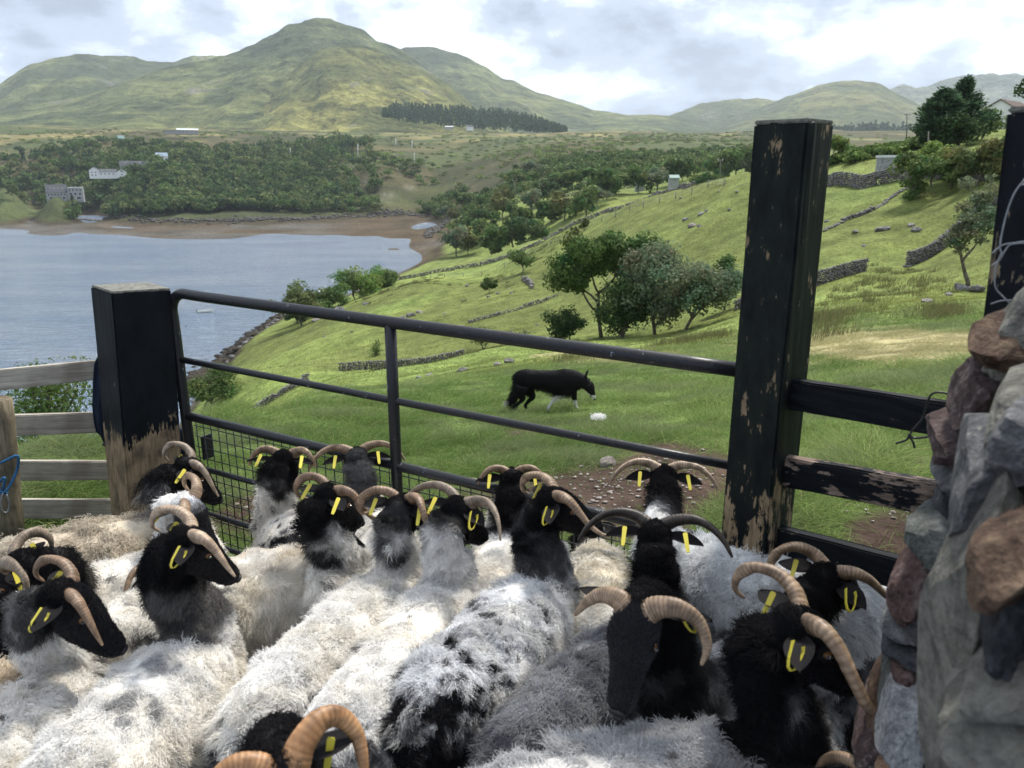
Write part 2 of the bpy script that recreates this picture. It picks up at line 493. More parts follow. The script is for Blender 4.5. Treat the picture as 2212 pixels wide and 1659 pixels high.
# ---- polar sheet
def build_ground():
    az = np.concatenate([np.linspace(-1.9, -0.70, 30, endpoint=False), np.linspace(-0.70, 0.70, 540), np.linspace(0.72, 1.9, 30)])
    R = np.concatenate([[0.25], np.geomspace(0.5, 15, 100, endpoint=False), np.geomspace(15, 350, 330, endpoint=False), np.geomspace(350, 7000, 170)])
    # finer rings where the land is seen at a glance
    A_, R_ = np.meshgrid(az, R)
    x = (np.sin(A_) * R_).ravel(); y = (np.cos(A_) * R_).ravel()
    z = ground(x, y)
    nr, na = A_.shape
    i = np.arange(nr - 1)[:, None] * na; j = np.arange(na - 1)[None, :]
    f = np.stack([i + j, i + j + 1, i + na + j + 1, i + na + j], -1).reshape(-1, 4)
    px, py, dep = proj(x, y, z)
    Rr = R_.ravel(); p3 = np.stack([x, y, np.zeros_like(x)], 1)
    n1 = fbm(p3 * 0.05, 4, 41); n2 = 1.5 * fbm(p3 * 1.7, 3, 42); n3 = fbm(p3 * 0.012, 4, 43); n4 = fbm(p3 * 0.004, 4, 45)
    lush = np.array([0.110, 0.160, 0.042]); bright = np.array([0.185, 0.222, 0.062]); olive = np.array([0.130, 0.155, 0.045])
    hay = np.array([0.37, 0.32, 0.17]); moor = np.array([0.082, 0.070, 0.036]); moorg = np.array([0.072, 0.088, 0.033])
    mud = np.array([0.098, 0.090, 0.077]); weed = np.array([0.080, 0.058, 0.034]); dirt = np.array([0.080, 0.053, 0.040]); rocky = np.array([0.2, 0.18, 0.15])
    col = np.tile(lush, (len(x), 1))
    col = mixc(col, bright, sstep(11, 26, Rr) * (0.72 + 0.5 * n1))
    col = mixc(col, olive, sstep(22, 50, Rr) * sstep(0.0, 0.5, n3 + 0.5 * n1))
    def blob(cx, cy, rx, ry, soft=0.6, nz=0.5):
        d = np.hypot((px - cx) / rx, (py - cy) / ry) + nz * n2 * 0.6 + nz * n1 * 0.5
        return 1 - sstep(1 - soft * 0.5, 1 + soft * 0.5, d)
    nearf = (Rr < 40)
    # cut hay patch, worn ground round the gateway
    col = mixc(col, hay, nearf * 0.85 * np.maximum.reduce([blob(1950, 745, 330, 34), blob(1800, 760, 200, 26), blob(1330, 770, 150, 16) * 0.6]))
    d1 = np.maximum.reduce([blob(1380, 1040, 190, 62, 0.7, 1.0), blob(1960, 1160, 120, 50, 0.7, 0.8), blob(1250, 1110, 260, 60), blob(560, 1110, 90, 50), blob(2000, 1010, 60, 18), blob(1120, 935, 35, 10)])
    col = mixc(col, dirt, nearf * d1)
    col = mixc(col, dirt * 0.8, (1 - sstep(2.6, 3.4, Rr)))
    # moor beyond the bay
    far = sstep(560, 760, Rr)
    col = mixc(col, mixc(np.tile(moorg, (len(x), 1)), moor, sstep(-0.18, 0.22, n4 + 0.6 * n3)), far * 0.97)
    col = mixc(col, np.array([0.040, 0.050, 0.020]), far * sstep(0.12, 0.3, fbm(p3 * 0.016, 5, 55)) * 0.75)
    col = mixc(col, rocky, far * sstep(0.22, 0.55, fbm(p3 * 0.035, 4, 51)) * 0.5 * blob(800, 400, 110, 60, 0.8))
    col = mixc(col, np.array([0.27, 0.235, 0.10]), far * sstep(1100, 1500, Rr) * sstep(0.0, 0.4, n3) * 0.7)
    col = mixc(col, np.array([0.045, 0.052, 0.024]), far * np.maximum(blob(450, 420, 330, 75, .6), blob(1300, 385, 300, 50, .6)) * .85)  # shade under the far woods painted into the ground colour
    # shore
    zz_ = z
    sea = 1 - sstep(0.9, 3.0, zz_)
    shore_c = mixc(np.tile(mud, (len(x), 1)), weed, np.clip(sstep(-0.1, 0.35, fbm(p3 * 0.02, 4, 52)) + 0.9 * blob(830, 505, 120, 45, 0.8) + 0.6 * blob(300, 490, 100, 14), 0, 1))
    col = mixc(col, shore_c, sea)
    col = mixc(col, np.array([0.05, 0.038, 0.022]), (1 - sstep(0.3, 2.2, np.abs(zz_ - 2.6))) * sstep(120, 160, Rr))
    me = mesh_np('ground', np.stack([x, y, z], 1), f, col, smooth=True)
    b = NB('ground_turf')
    co = b.coord('Object')
    a = b.attr()
    # grain at several scales
    n_a = b.noise(co, 0.35, 6, 0.6); n_b = b.noise(co, 3.0, 6, 0.65); n_c = b.noise(co, 0.03, 6, 0.6)
    v1 = b.ramp(n_b, [(0.25, 0.45), (0.5, 1.0), (0.78, 1.65)])
    v2 = b.ramp(n_a, [(0.3, 0.60), (0.5, 1.0), (0.7, 1.40)])
    v3 = b.ramp(n_c, [(0.32, 0.72), (0.5, 1.0), (0.68, 1.25)])
    c = b.mix(1.0, a, v1, 'MULTIPLY'); c = b.mix(1.0, c, v2, 'MULTIPLY'); c = b.mix(1.0, c, v3, 'MULTIPLY')
    b.base(c); b.rough(0.95); b.spec(0.12)
    b.bump(b.math('ADD', b.math('MULTIPLY', n_a, 1.0), b.math('MULTIPLY', n_b, 0.25)), 0.9, 0.5)
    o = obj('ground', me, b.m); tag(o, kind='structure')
    return o
build_ground()

# ---- sea
def build_sea():
    xs = np.array([-60000, -3000, -1200, 1200, 3000, 60000.0])
    me = bpy.data.meshes.new('sea')
    me.from_pydata([(-9000, -9000, 0), (9000, -9000, 0), (9000, 9000, 0), (-9000, 9000, 0)], [], [(0, 1, 2, 3)])
    b = NB('sea_water')
    co = b.coord('Object', (1, 1, 1))
    w1 = b.noise(b.coord('Object', (0.10, 0.34, 1), (3, 1, 0)), 1.0, 6, 0.62, 0.5)
    w2 = b.noise(b.coord('Object', (0.9, 2.2, 1)), 1.0, 3, 0.6)
    w3 = b.noise(b.coord('Object', (0.012, 0.03, 1)), 1.0, 3, 0.5)
    b.base(b.ramp(w3, [(0.35, (0.165, 0.225, 0.315)), (0.65, (0.235, 0.285, 0.355))]))
    b.rough(0.12); b.spec(0.8); b.b.inputs['IOR'].default_value = 1.33
    hgt = b.math('ADD', b.math('MULTIPLY', w1, 1.0), b.math('MULTIPLY', w2, 0.22))
    b.bump(hgt, 1.0, 2.6)
    o = obj('sea', me, b.m); tag(o, kind='structure')
build_sea()

# ================================================================== HILLS
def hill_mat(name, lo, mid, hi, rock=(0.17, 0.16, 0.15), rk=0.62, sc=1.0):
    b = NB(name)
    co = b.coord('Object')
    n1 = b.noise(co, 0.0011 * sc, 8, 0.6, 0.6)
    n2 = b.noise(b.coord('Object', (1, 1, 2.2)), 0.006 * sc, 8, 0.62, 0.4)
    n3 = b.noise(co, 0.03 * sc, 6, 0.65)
    c = b.ramp(n1, [(0.40, lo), (0.50, mid), (0.565, hi)])  # grass tones vary; sunlit and cloud-shaded patches are put into the colour
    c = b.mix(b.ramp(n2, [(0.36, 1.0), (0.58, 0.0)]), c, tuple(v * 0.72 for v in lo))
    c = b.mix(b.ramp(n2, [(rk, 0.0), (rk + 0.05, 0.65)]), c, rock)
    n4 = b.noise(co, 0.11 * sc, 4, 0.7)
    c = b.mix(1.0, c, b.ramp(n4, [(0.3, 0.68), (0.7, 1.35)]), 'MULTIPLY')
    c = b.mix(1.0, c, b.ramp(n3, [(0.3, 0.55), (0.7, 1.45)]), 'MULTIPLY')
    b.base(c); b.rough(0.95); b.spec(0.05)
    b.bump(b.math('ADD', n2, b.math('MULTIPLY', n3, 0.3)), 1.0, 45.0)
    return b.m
def hill(ridge, Rr, Rf, zf, mat, seed, amp=0.10, nu=220, nv=90, pw=1.15, pxr=None, fine=1.0):
    """range of hills: ridge = [(px,py)...] seen at distance Rr, foot at Rf (height zf above camera)"""
    rx = np.array([r[0] for r in ridge], float); ry = np.array([r[1] for r in ridge], float)
    us = np.linspace(rx[0], rx[-1], nu)
    ys = np.interp(us, rx, ry)
    k = np.ones(5) / 5; yp = np.pad(ys, 2, mode='edge'); ys = np.convolve(yp, k, 'valid')
    top = [P(u, y, Rr) for u, y in zip(us, ys)]
    az = np.array([math.atan2(t.x, t.y) for t in top]); zt = np.array([t.z - CZ for t in top])
    v = np.concatenate([np.linspace(0, 1, nv), 1 + np.linspace(0.04, 0.7, 14)])
    V, U = np.meshgrid(v, np.arange(nu), indexing='ij')
    front = V <= 1
    Rg = np.where(front, Rf + (Rr - Rf) * V, Rr + (Rr - Rf) * (V - 1))
    prof = np.where(front, np.clip(V, 0, 1) ** pw, 1 - (V - 1) * 0.9)
    ztop = zt[U]
    zf = zf - 45
    z = zf + (ztop - zf) * prof
    A_ = az[U]
    x = np.sin(A_) * Rg; y = np.cos(A_) * Rg
    L = Rr - Rf
    p3 = np.stack([x.ravel() / L, y.ravel() / L, np.zeros(x.size)], 1)
    # gullies run down the fall line: noise stretched along the distance
    g = fbm(np.stack([(A_ * Rr / L * 3.2).ravel(), (V * 1.1).ravel(), np.full(x.size, seed * 1.0)], 1), 5, seed)
    g2 = fbm(p3 * 7, 5, seed + 9)
    g3 = fbm(p3 * 30, 4, seed + 19)
    w = (np.sin(np.clip(V, 0, 1) * math.pi) ** 0.8).ravel()
    rel = np.maximum(ztop.ravel() - zf, 40)
    z = z.ravel() + w * rel * amp * 1.25 * (1.1 * -np.abs(g) * 1.6 + 0.8 * g2) + rel * 0.026 * fine * g3 * np.clip(V.ravel() * 3, 0, 1)
    verts = np.stack([x.ravel(), y.ravel(), z + CZ], 1)
    nr = len(v)
    i = np.arange(nr - 1)[:, None] * nu; j = np.arange(nu - 1)[None, :]
    f = np.stack([i + j, i + j + 1, i + nu + j + 1, i + nu + j], -1).reshape(-1, 4)
    me = mesh_np('hill', verts, f, smooth=True)
    o = obj('hills', me, mat); tag(o, kind='structure')
    return o
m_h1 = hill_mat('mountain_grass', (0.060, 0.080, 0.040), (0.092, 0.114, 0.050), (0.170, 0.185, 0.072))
m_h2 = hill_mat('painted_sunlit_spur_grass', (0.090, 0.105, 0.042), (0.175, 0.182, 0.062), (0.30, 0.285, 0.092), sc=1.3)  # mountain grass again, the spur's sunlight put into its colour
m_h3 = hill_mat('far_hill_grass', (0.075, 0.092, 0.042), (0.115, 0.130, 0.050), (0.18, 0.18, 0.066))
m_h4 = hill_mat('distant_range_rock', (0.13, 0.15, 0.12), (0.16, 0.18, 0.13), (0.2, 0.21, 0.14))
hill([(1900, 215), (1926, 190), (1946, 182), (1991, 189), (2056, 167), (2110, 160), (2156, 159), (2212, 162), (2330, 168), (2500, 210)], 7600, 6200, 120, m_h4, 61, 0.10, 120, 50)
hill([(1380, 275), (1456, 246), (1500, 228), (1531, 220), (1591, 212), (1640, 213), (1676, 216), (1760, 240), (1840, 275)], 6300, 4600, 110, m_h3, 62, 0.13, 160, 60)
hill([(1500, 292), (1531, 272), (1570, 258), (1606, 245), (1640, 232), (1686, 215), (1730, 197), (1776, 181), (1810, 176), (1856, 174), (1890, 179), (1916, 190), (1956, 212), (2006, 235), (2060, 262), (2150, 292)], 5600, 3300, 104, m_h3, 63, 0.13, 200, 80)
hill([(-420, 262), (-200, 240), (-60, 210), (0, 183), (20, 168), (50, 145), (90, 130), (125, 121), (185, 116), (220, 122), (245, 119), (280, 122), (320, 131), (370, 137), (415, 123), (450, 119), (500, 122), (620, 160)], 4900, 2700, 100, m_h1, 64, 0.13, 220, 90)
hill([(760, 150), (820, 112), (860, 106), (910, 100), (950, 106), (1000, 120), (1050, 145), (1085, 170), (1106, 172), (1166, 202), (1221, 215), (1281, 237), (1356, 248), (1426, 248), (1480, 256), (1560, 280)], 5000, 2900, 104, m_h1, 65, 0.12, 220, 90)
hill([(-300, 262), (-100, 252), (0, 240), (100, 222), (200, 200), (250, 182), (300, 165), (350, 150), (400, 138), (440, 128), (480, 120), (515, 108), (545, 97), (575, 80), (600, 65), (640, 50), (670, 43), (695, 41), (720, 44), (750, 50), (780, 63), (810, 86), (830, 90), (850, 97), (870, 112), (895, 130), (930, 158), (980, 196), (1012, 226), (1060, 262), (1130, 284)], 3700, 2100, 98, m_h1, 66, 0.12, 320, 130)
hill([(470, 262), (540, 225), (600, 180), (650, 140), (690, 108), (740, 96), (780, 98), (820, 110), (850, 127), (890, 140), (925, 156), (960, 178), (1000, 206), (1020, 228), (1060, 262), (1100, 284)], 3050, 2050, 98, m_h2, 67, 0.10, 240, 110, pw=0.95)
# ================================================================== TIMBER AND GATE
def painted_wood(name, bare_z, bare_w=0.25, flake=0.5, wood=(0.26, 0.19, 0.125), paint=(0.006, 0.0075, 0.0095), green=0.0, axis='z'):
    """black paint flaking from bare timber; bare below z = bare_z (object space)"""
    b = NB(name)
    co = b.coord('Object'); sx = (1, 1, 0.12) if axis == 'z' else (0.12, 1, 1)
    grain = b.noise(b.coord('Object', tuple(60 * k for k in sx)), 1.0, 6, 0.65, 0.6)
    patch = b.noise(b.coord('Object', tuple(14 * (k ** 0.45) for k in sx)), 1.0, 8, 0.68, 0.3)
    fine = b.noise(b.coord('Object', tuple(95 * (k ** 0.7) for k in sx)), 1.0, 3, 0.6)
    z = b.sepz(co)[2 if axis == 'z' else 0]
    g = b.math('MULTIPLY', b.math('SUBTRACT', bare_z, z), 1.0 / bare_w)
    g = b.math('MINIMUM', b.math('MAXIMUM', g, -0.32 + flake * 0.2), 1.0)
    m = b.math('ADD', b.math('ADD', patch, b.math('MULTIPLY', g, 0.5)), b.math('MULTIPLY', b.math('SUBTRACT', fine, 0.5), 0.35))
    mask = b.ramp(m, [(0.545, 0.0), (0.575, 1.0)])
    wd = b.ramp(grain, [(0.28, tuple(v * 0.38 for v in wood)), (0.5, wood), (0.75, tuple(min(1, v * 1.5) for v in wood))])
    wd = b.mix(b.ramp(b.noise(co, 9, 5), [(0.45, 0.0), (0.62, 0.6)]), wd, (0.04, 0.036, 0.03))
    pt = b.mix(b.ramp(patch, [(0.35, 0.0), (0.6, 0.8)]), paint, tuple(v * 2.1 + green * k for v, k in zip(paint, (0.02, 0.028, 0.004))))
    b.base(b.mix(mask, pt, wd))
    b.rough(b.ramp(mask, [(0.0, 0.55), (1.0, 0.88)])); b.spec(0.08)
    b.bump(b.math('SUBTRACT', b.math('MULTIPLY', grain, 0.7), b.math('MULTIPLY', mask, 0.35)), 0.55, 0.004)
    return b.m
M_postL = painted_wood('post_paint_left', 0.86, 0.22, 0.0, (0.25, 0.185, 0.12))
M_postR = painted_wood('post_paint_tall', 1.02, 0.80, 1.15, (0.30, 0.225, 0.14), green=0.35)
M_postF = painted_wood('post_paint_far_right', 0.0, 0.4, 1.35, (0.30, 0.24, 0.16))
M_rail_b = painted_wood('rail_paint', -3, 0.4, 0.95, (0.24, 0.18, 0.14), axis='x')
M_rail_b2 = painted_wood('rail_paint_flaked', -3, 0.4, 2.0, (0.24, 0.185, 0.15), axis='x')
b = NB('weathered_board'); co = b.coord('Object', (3, 46, 46))
g1 = b.noise(co, 1.0, 6, 0.7, 1.2); g2 = b.noise(b.coord('Object', (5, 5, 5)), 1, 4)
c = b.ramp(g1, [(0.28, (.17, .155, .13)), (0.5, (.42, .395, .34)), (0.75, (.62, .59, .52))])
c = b.mix(b.ramp(g2, [(0.45, 0.0), (0.7, 0.55)]), c, (.12, .09, .07)); b.base(c); b.rough(0.88); b.spec(0.15); b.bump(g1, 0.6, 0.003)
M_board = b.m
b = NB('endgrain'); g1 = b.noise(b.coord('Object'), 60, 5); b.base(b.ramp(g1, [(0.3, (.06, .06, .05)), (0.7, (.24, .235, .20))])); b.rough(.9); b.bump(g1, .6, .004); M_end = b.m
b = NB('gate_paint'); co = b.coord('Object')
p1 = b.noise(co, 22, 8, 0.7); p2 = b.noise(co, 120, 3)
mk = b.ramp(b.math('ADD', p1, b.math('MULTIPLY', b.math('SUBTRACT', p2, 0.5), 0.25)), [(0.66, 0.0), (0.69, 1.0)])
b.base(b.mix(mk, b.ramp(p2, [(0.3, (.008, .009, .011)), (0.7, (.020, .022, .026))]), (.26, .28, .31))); b.rough(b.ramp(mk, [(0, .38), (1, .6)])); b.spec(0.35)
b.bump(b.math('SUBTRACT', p2, mk), 0.25, 0.002)
M_gate = b.m
M_mesh = simple('black_mesh_wire', (0.022, 0.024, 0.026), 0.5, 0.4, 0.5, 90)
M_galv = simple('galvanised_wire', (0.25, 0.26, 0.27), 0.45, 0.4, 0.2, 60, metal=0.6)
M_blackwire = simple('black_wire', (0.018, 0.018, 0.02), 0.4, 0.4, 0.2)

def post(name, label, top_px, top_R, bot_px, wid, dep, yaw, mat, zbot=PEN - 0.15, cat='post', cap=None, zt=None):
    """top_px = centre of the top on the view, bot_px = (px, py) of the centre lower down at the same distance"""
    T = P(top_px[0], top_px[1], top_R) if zt is None else zt
    q = P(bot_px[0], bot_px[1], top_R)
    ax = (T - q).normalized()
    k = (T.z - (CZ + zbot)) / ax.z
    B = T - ax * k
    M = axis_matrix(B, ax, (math.cos(yaw), math.sin(yaw), 0))
    root = empty(name, B); tag(root, label, cat)
    me = box_me('timber', wid, dep, k, 0.006, 5, True, 0.0015, 3)
    o = obj('timber', me, mat, root); o.matrix_world = M; o.matrix_parent_inverse = root.matrix_world.inverted()
    o.parent = root; root.matrix_world = Matrix.Translation(B); 
    o.matrix_parent_inverse = Matrix.Identity(4); o.matrix_basis = Matrix.Translation(-B) @ M
    e = obj('end_grain', box_me('end_grain', wid * 0.985, dep * 0.97, 0.010, 0.003), M_end, root)
    M2 = M.copy(); M2.translation = T - ax * 0.004; e.matrix_basis = Matrix.Translation(-B) @ M2
    if cap: cap(root, T, M, B)
    return root, M
GL, GR = P(368, 640, 3.53), P(1640, 800, 2.24)
gdir = (GR - GL); gdir.z = 0; gdir.normalize()
gyaw = math.atan2(gdir.y, gdir.x)
# left gate post (about 0.28 m square sleeper) and the tall right one
rootL, ML = post('gate_post', 'thick square gate post with bare wood below its black paint, left of the gate', (283, 622), 3.56, (316, 1050), 0.235, 0.235, 0.80, M_postL)
rootR, MR = post('gate_post', 'tallest black gate post with scattered paint flakes, at the latch end of the gate', (1715, 266), 2.12, (1636, 1120), 0.142, 0.142, -0.80, M_postR)
rootF, MF = post('fence_post', 'black leaning fence post wrapped in silver wire behind the stone wall', (2300, 235), 1.75, (2222, 800), 0.15, 0.14, -0.75, M_postF, cat='post')

# ---- gate
gate = empty('field_gate', (GL.x, GL.y, CZ + PEN)); tag(gate, 'black tubular steel field gate with wire mesh along its lower half', 'gate')
GO = Vector((GL.x, GL.y, CZ + PEN))
def gp(u, z):
    """u 0..1 along the gate, z relative to the camera"""
    return Vector((GL.x + (GR.x - GL.x) * u, GL.y + (GR.y - GL.y) * u, CZ + z)) - GO
def gzl(zl, zr, u): return zl + (zr - zl) * u
rails_z = [(-.493, -.556), (-.781, -.852), (-1.036, -1.110), (-1.271, -1.340), (-1.490, -1.56), (-1.640, -1.71)]
zt0 = rails_z[0]
pth = [gp(0.004, -1.66), gp(0.004, -1.2), gp(0.002, -.70), gp(0.001, -.60)]
for a in np.linspace(0, math.pi / 2, 8):
    pth.append(gp(0.035 - 0.035 * math.cos(a), -.575 + 0.082 * math.sin(a)))
for u in np.linspace(0.07, 0.985, 14): pth.append(gp(u, gzl(-.493, -.556, u)))
tube('frame_tube', pth, 0.0225, M_gate, gate, 14, up=(gdir.y, -gdir.x, 0.02))
tube('end_stile', [gp(0.988, z) for z in (-.57, -.9, -1.3, -1.67)], 0.0165, M_gate, gate, 10, up=(1, 0, 0))
for k, (a, b_) in enumerate(rails_z[1:]):
    tube('rail', [gp(u, gzl(a, b_, u)) for u in np.linspace(0.004, 0.985, 10)], [0.0, 0.0140, 0.0190, 0.0120, 0.0120, 0.0120][k + 1], M_gate, gate, 10)
tube('upright', [gp(0.468, z) for z in (-.525, -.8, -1.1, -1.4, -1.66)], 0.0215, M_gate, gate, 10, up=(1, 0, 0))
off = Vector((-gdir.y, gdir.x, 0)) * 0.019
for i in range(52):
    u = 0.018 + i * 0.0187
    if abs(u - 0.468) < 0.008: continue
    tube('wire', [gp(u, gzl(-1.04, -1.112, u)) + off, gp(u + 0.0005, gzl(-1.35, -1.41, u)) + off, gp(u, gzl(-1.64, -1.71, u)) + off], 0.0024, M_mesh, gate, 6, up=(1, 0, 0))
for z in np.arange(-1.085, -1.63, -0.0495):
    tube('wire', [gp(u, z - 0.07 * u + 0.001 * math.sin(9 * u)) + off * 1.25 for u in np.linspace(0.01, 0.98, 9)], 0.0024, M_mesh, gate, 6)
# hinges on the left post
for z in (-.70, -.965, -1.36):
    c0 = gp(0.0, z)
    tube('hinge', [c0 + gdir * -0.06, c0 + gdir * -0.02, c0 + gdir * 0.02], 0.014, M_gate, gate, 8)
    tube('hinge_pin', [c0 + Vector((0, 0, -.03)), c0 + Vector((0, 0, .035))], 0.011, M_galv, gate, 8, up=(1, 0, 0))
# latch box behind the mesh
la = obj('latch', box_me('latch', 0.012, 0.06, 0.11, 0.003), M_gate, gate); la.location = gp(0.030, -1.24) - off * -2.2; la.rotation_euler = (0, 0, gyaw)
# ---- right fence rails
def board(parent, a, b_, h, th, mat, name='rail', org=None):
    """board from a to b_ (world), top edge through the points"""
    d = b_ - a; L = d.length
    me = box_me(name, L, th, h, 0.004, 4, True, 0.0016, int(L * 1000) % 97)
    m = axis_matrix((a + b_) * 0.5, d.cross(Vector((0, 0, 1))).cross(d) , d)
    m = m @ Matrix.Translation((0, 0, -h))
    o = obj(name, me, mat, parent); o.matrix_basis = Matrix.Translation(-org) @ m
    return o
fr_org = GP(1850, 2.1)
fence_r = empty('rail_fence', fr_org); tag(fence_r, 'three black peeling fence rails between the tall gate post and the stone wall', 'fence')
for k, (l, r, mt, h) in enumerate((((1700, 815), (2075, 872), M_rail_b, 0.082), ((1690, 982), (2060, 1046), M_rail_b2, 0.085), ((1660, 1130), (2020, 1222), M_rail_b, 0.085))):
    za = P(l[0], l[1], 2.10)
    zr = P(r[0], r[1], 1.98)
    board(fence_r, za, zr, h, 0.035, mt, 'rail', fr_org)
# ---- left fence: round post, weathered rails
lf_org = P(10, 1100, 3.7); lf_org.z = CZ + PEN - 0.05
fence_l = empty('rail_fence', lf_org); tag(fence_l, 'weathered grey timber rail fence with a round post at the left edge', 'fence')
for l, r, h in (((-330, 830), (225, 776), 0.088), ((-330, 906), (232, 890), 0.092), ((-330, 992), (262, 996), 0.088), ((-330, 1078), (262, 1078), 0.088)):
    a = P(l[0], l[1], 3.82 if l[1] > 900 else 3.82); b_ = P(r[0], r[1], 3.82)
    board(fence_l, a, b_, h, 0.032, M_board, 'rail', lf_org)
tp = P(-8, 862, 3.62); bt = P(14, 1110, 3.62); axp = (tp - bt).normalized(); bt = tp - axp * ((tp.z - (CZ + PEN - 0.1)) / axp.z)
jit = np.random.default_rng(4)
pp = [bt.lerp(tp, t) + Vector(jit.normal(size=3) * 0.0018) - lf_org for t in np.linspace(0, 1, 12)]
M_roundpost = painted_wood('round_post_wood', 9, 1, 0, (0.19, 0.16, 0.11))
tube('post', pp, [0.060] * 11 + [0.055], M_roundpost, fence_l, 16, up=(1, 0, 0))
# blue rope looped round the post, with shackle
M_rope = simple('blue_rope', (0.035, 0.13, 0.27), 0.8, 0.2, 0.5, 300)
rope = empty('rope', P(15, 1000, 3.5)); ro = rope.location.copy(); tag(rope, 'blue rope looped round the left fence post with a metal clip', 'rope')
rp = [(2, 1000), (18, 992), (38, 985), (38, 1010), (26, 1040), (12, 1062), (2, 1066), (8, 1050), (10, 1032), (0, 1040), (-8, 1052), (4, 1064), (16, 1066)]
tube('cord', smooth_path([tuple(P(x, y, 3.53 - 0.012 * (i % 3)) - ro) for i, (x, y) in enumerate(rp)], 60), 0.0055, M_rope, rope, 8)
tube('clip', smooth_path([tuple(P(x, y, 3.50) - ro) for x, y in ((6, 1066), (2, 1085), (6, 1104), (16, 1106), (20, 1088), (14, 1068))], 26), 0.0035, M_galv, rope, 8)
# wires: loop on the right rail, silver wires round the far post
wire_r = empty('wire', P(2000, 900, 1.95)); wo = wire_r.location.copy(); tag(wire_r, 'loose black wire loop hanging over the upper right fence rail', 'wire')
wr = [(2072, 880), (2058, 858), (2036, 848), (2012, 852), (2000, 880), (1992, 905), (1972, 928), (1966, 940), (1975, 946), (2000, 944), (2030, 936), (2060, 918)]
tube('strand', smooth_path([tuple(P(x, y, 1.90) - wo) for x, y in wr], 60), 0.0026, M_blackwire, wire_r, 7)
tube('strand', smooth_path([tuple(P(x, y, 1.89) - wo) for x, y in ((1966, 936), (1958, 950), (1935, 958))], 14), 0.0026, M_blackwire, wire_r, 7)
tube('strand', smooth_path([tuple(P(x, y, 1.89) - wo) for x, y in ((1962, 940), (1972, 955), (1976, 968))], 14), 0.0026, M_blackwire, wire_r, 7)
wire_f = empty('wire', P(2150, 560, 1.62)); wo = wire_f.location.copy(); tag(wire_f, 'silver fencing wire wound round the far right post', 'wire')
for pts in (((2215, 385), (2190, 420), (2172, 470), (2160, 530), (2165, 548)), ((2142, 548), (2165, 530), (2195, 524), (2225, 520)), ((2142, 575), (2160, 560), (2172, 540), (2185, 528), (2225, 524)),
            ((2165, 545), (2150, 580), (2150, 620), (2166, 640), (2182, 656)), ((2140, 657), (2162, 650), (2190, 648)), ((2205, 400), (2225, 396))):
    tube('strand', smooth_path([tuple(P(x, y, 1.58) - wo) for x, y in pts], 24), 0.0015, M_galv, wire_f, 7)
tube('strand', smooth_path([tuple(P(x, y, 1.60) - wo) for x, y in ((2096, 716), (2102, 720), (2114, 718), (2130, 719))], 12), 0.003, M_blackwire, wire_f, 7)

# ---- jacket hung on the back of the left post
def jacket():
    org = P(228, 980, 3.62)
    root = empty('jacket', org); tag(root, 'navy jacket hanging from the fence beside the left gate post', 'jacket')
    b = NB('navy_cloth'); nzz = b.noise(b.coord('Object'), 14, 5); b.base(b.ramp(nzz, [(.3, (.006, .010, .022)), (.7, (.016, .024, .045))])); b.rough(0.8); b.spec(0.15)
    b.bump(b.noise(b.coord('Object', (9, 9, 3)), 1, 4), 0.8, 0.02)
    rows = [(768, 212, 236), (785, 203, 245), (830, 200, 250), (880, 199, 252), (915, 203, 254), (935, 208, 256), (940, 216, 258), (962, 226, 256), (968, 232, 250)]
    ys = np.linspace(768, 968, 30); V = []; n = 20
    for i, y in enumerate(ys):
        x0 = np.interp(y, [r[0] for r in rows], [r[1] for r in rows]); x1 = np.interp(y, [r[0] for r in rows], [r[2] for r in rows])
        for j in range(n):
            a = 2 * math.pi * j / n
            u = 0.5 - 0.5 * math.cos(a); dd = math.sin(a)
            fold = 0.010 * math.sin(7 * a + y * 0.012) + 0.006 * math.sin(13 * a - y * .03)
            th = 0.055 * (1 - 0.6 * abs(i / 29 * 2 - 1) ** 3)
            V.append(tuple(P(x0 + (x1 - x0 + 26) * u, y, 3.74 - dd * th + fold) - org))
    Fc = [(i * n + j, i * n + (j + 1) % n, (i + 1) * n + (j + 1) % n, (i + 1) * n + j) for i in range(29) for j in range(n)] + [tuple(range(n))[::-1], tuple(29 * n + j for j in range(n))]
    me = bpy.data.meshes.new('cloth'); me.from_pydata(V, [], Fc); me.polygons.foreach_set('use_smooth', [True] * len(Fc)); me.update()
    obj('cloth', me, b.m, root)
    cuff = [tuple(P(x, y, 3.66) - org) for x, y in ((222, 958), (234, 964), (248, 962), (258, 956))]
    tube('cuff', smooth_path(cuff, 10), 0.008, simple('grey_cuff', (.05, .05, .055)), root, 8)
    # the other sleeve shows through the mesh, beyond the post
    sl = smooth_path([tuple(P(x, y, 3.85) - org) + (r,) for x, y, r in ((395, 925, .02), (400, 950, .035), (392, 975, .04), (384, 990, .03))], 12)
    tube('sleeve', sl[:, :3], sl[:, 3], b.m, root, 12, up=(1, 0, 0))
jacket()
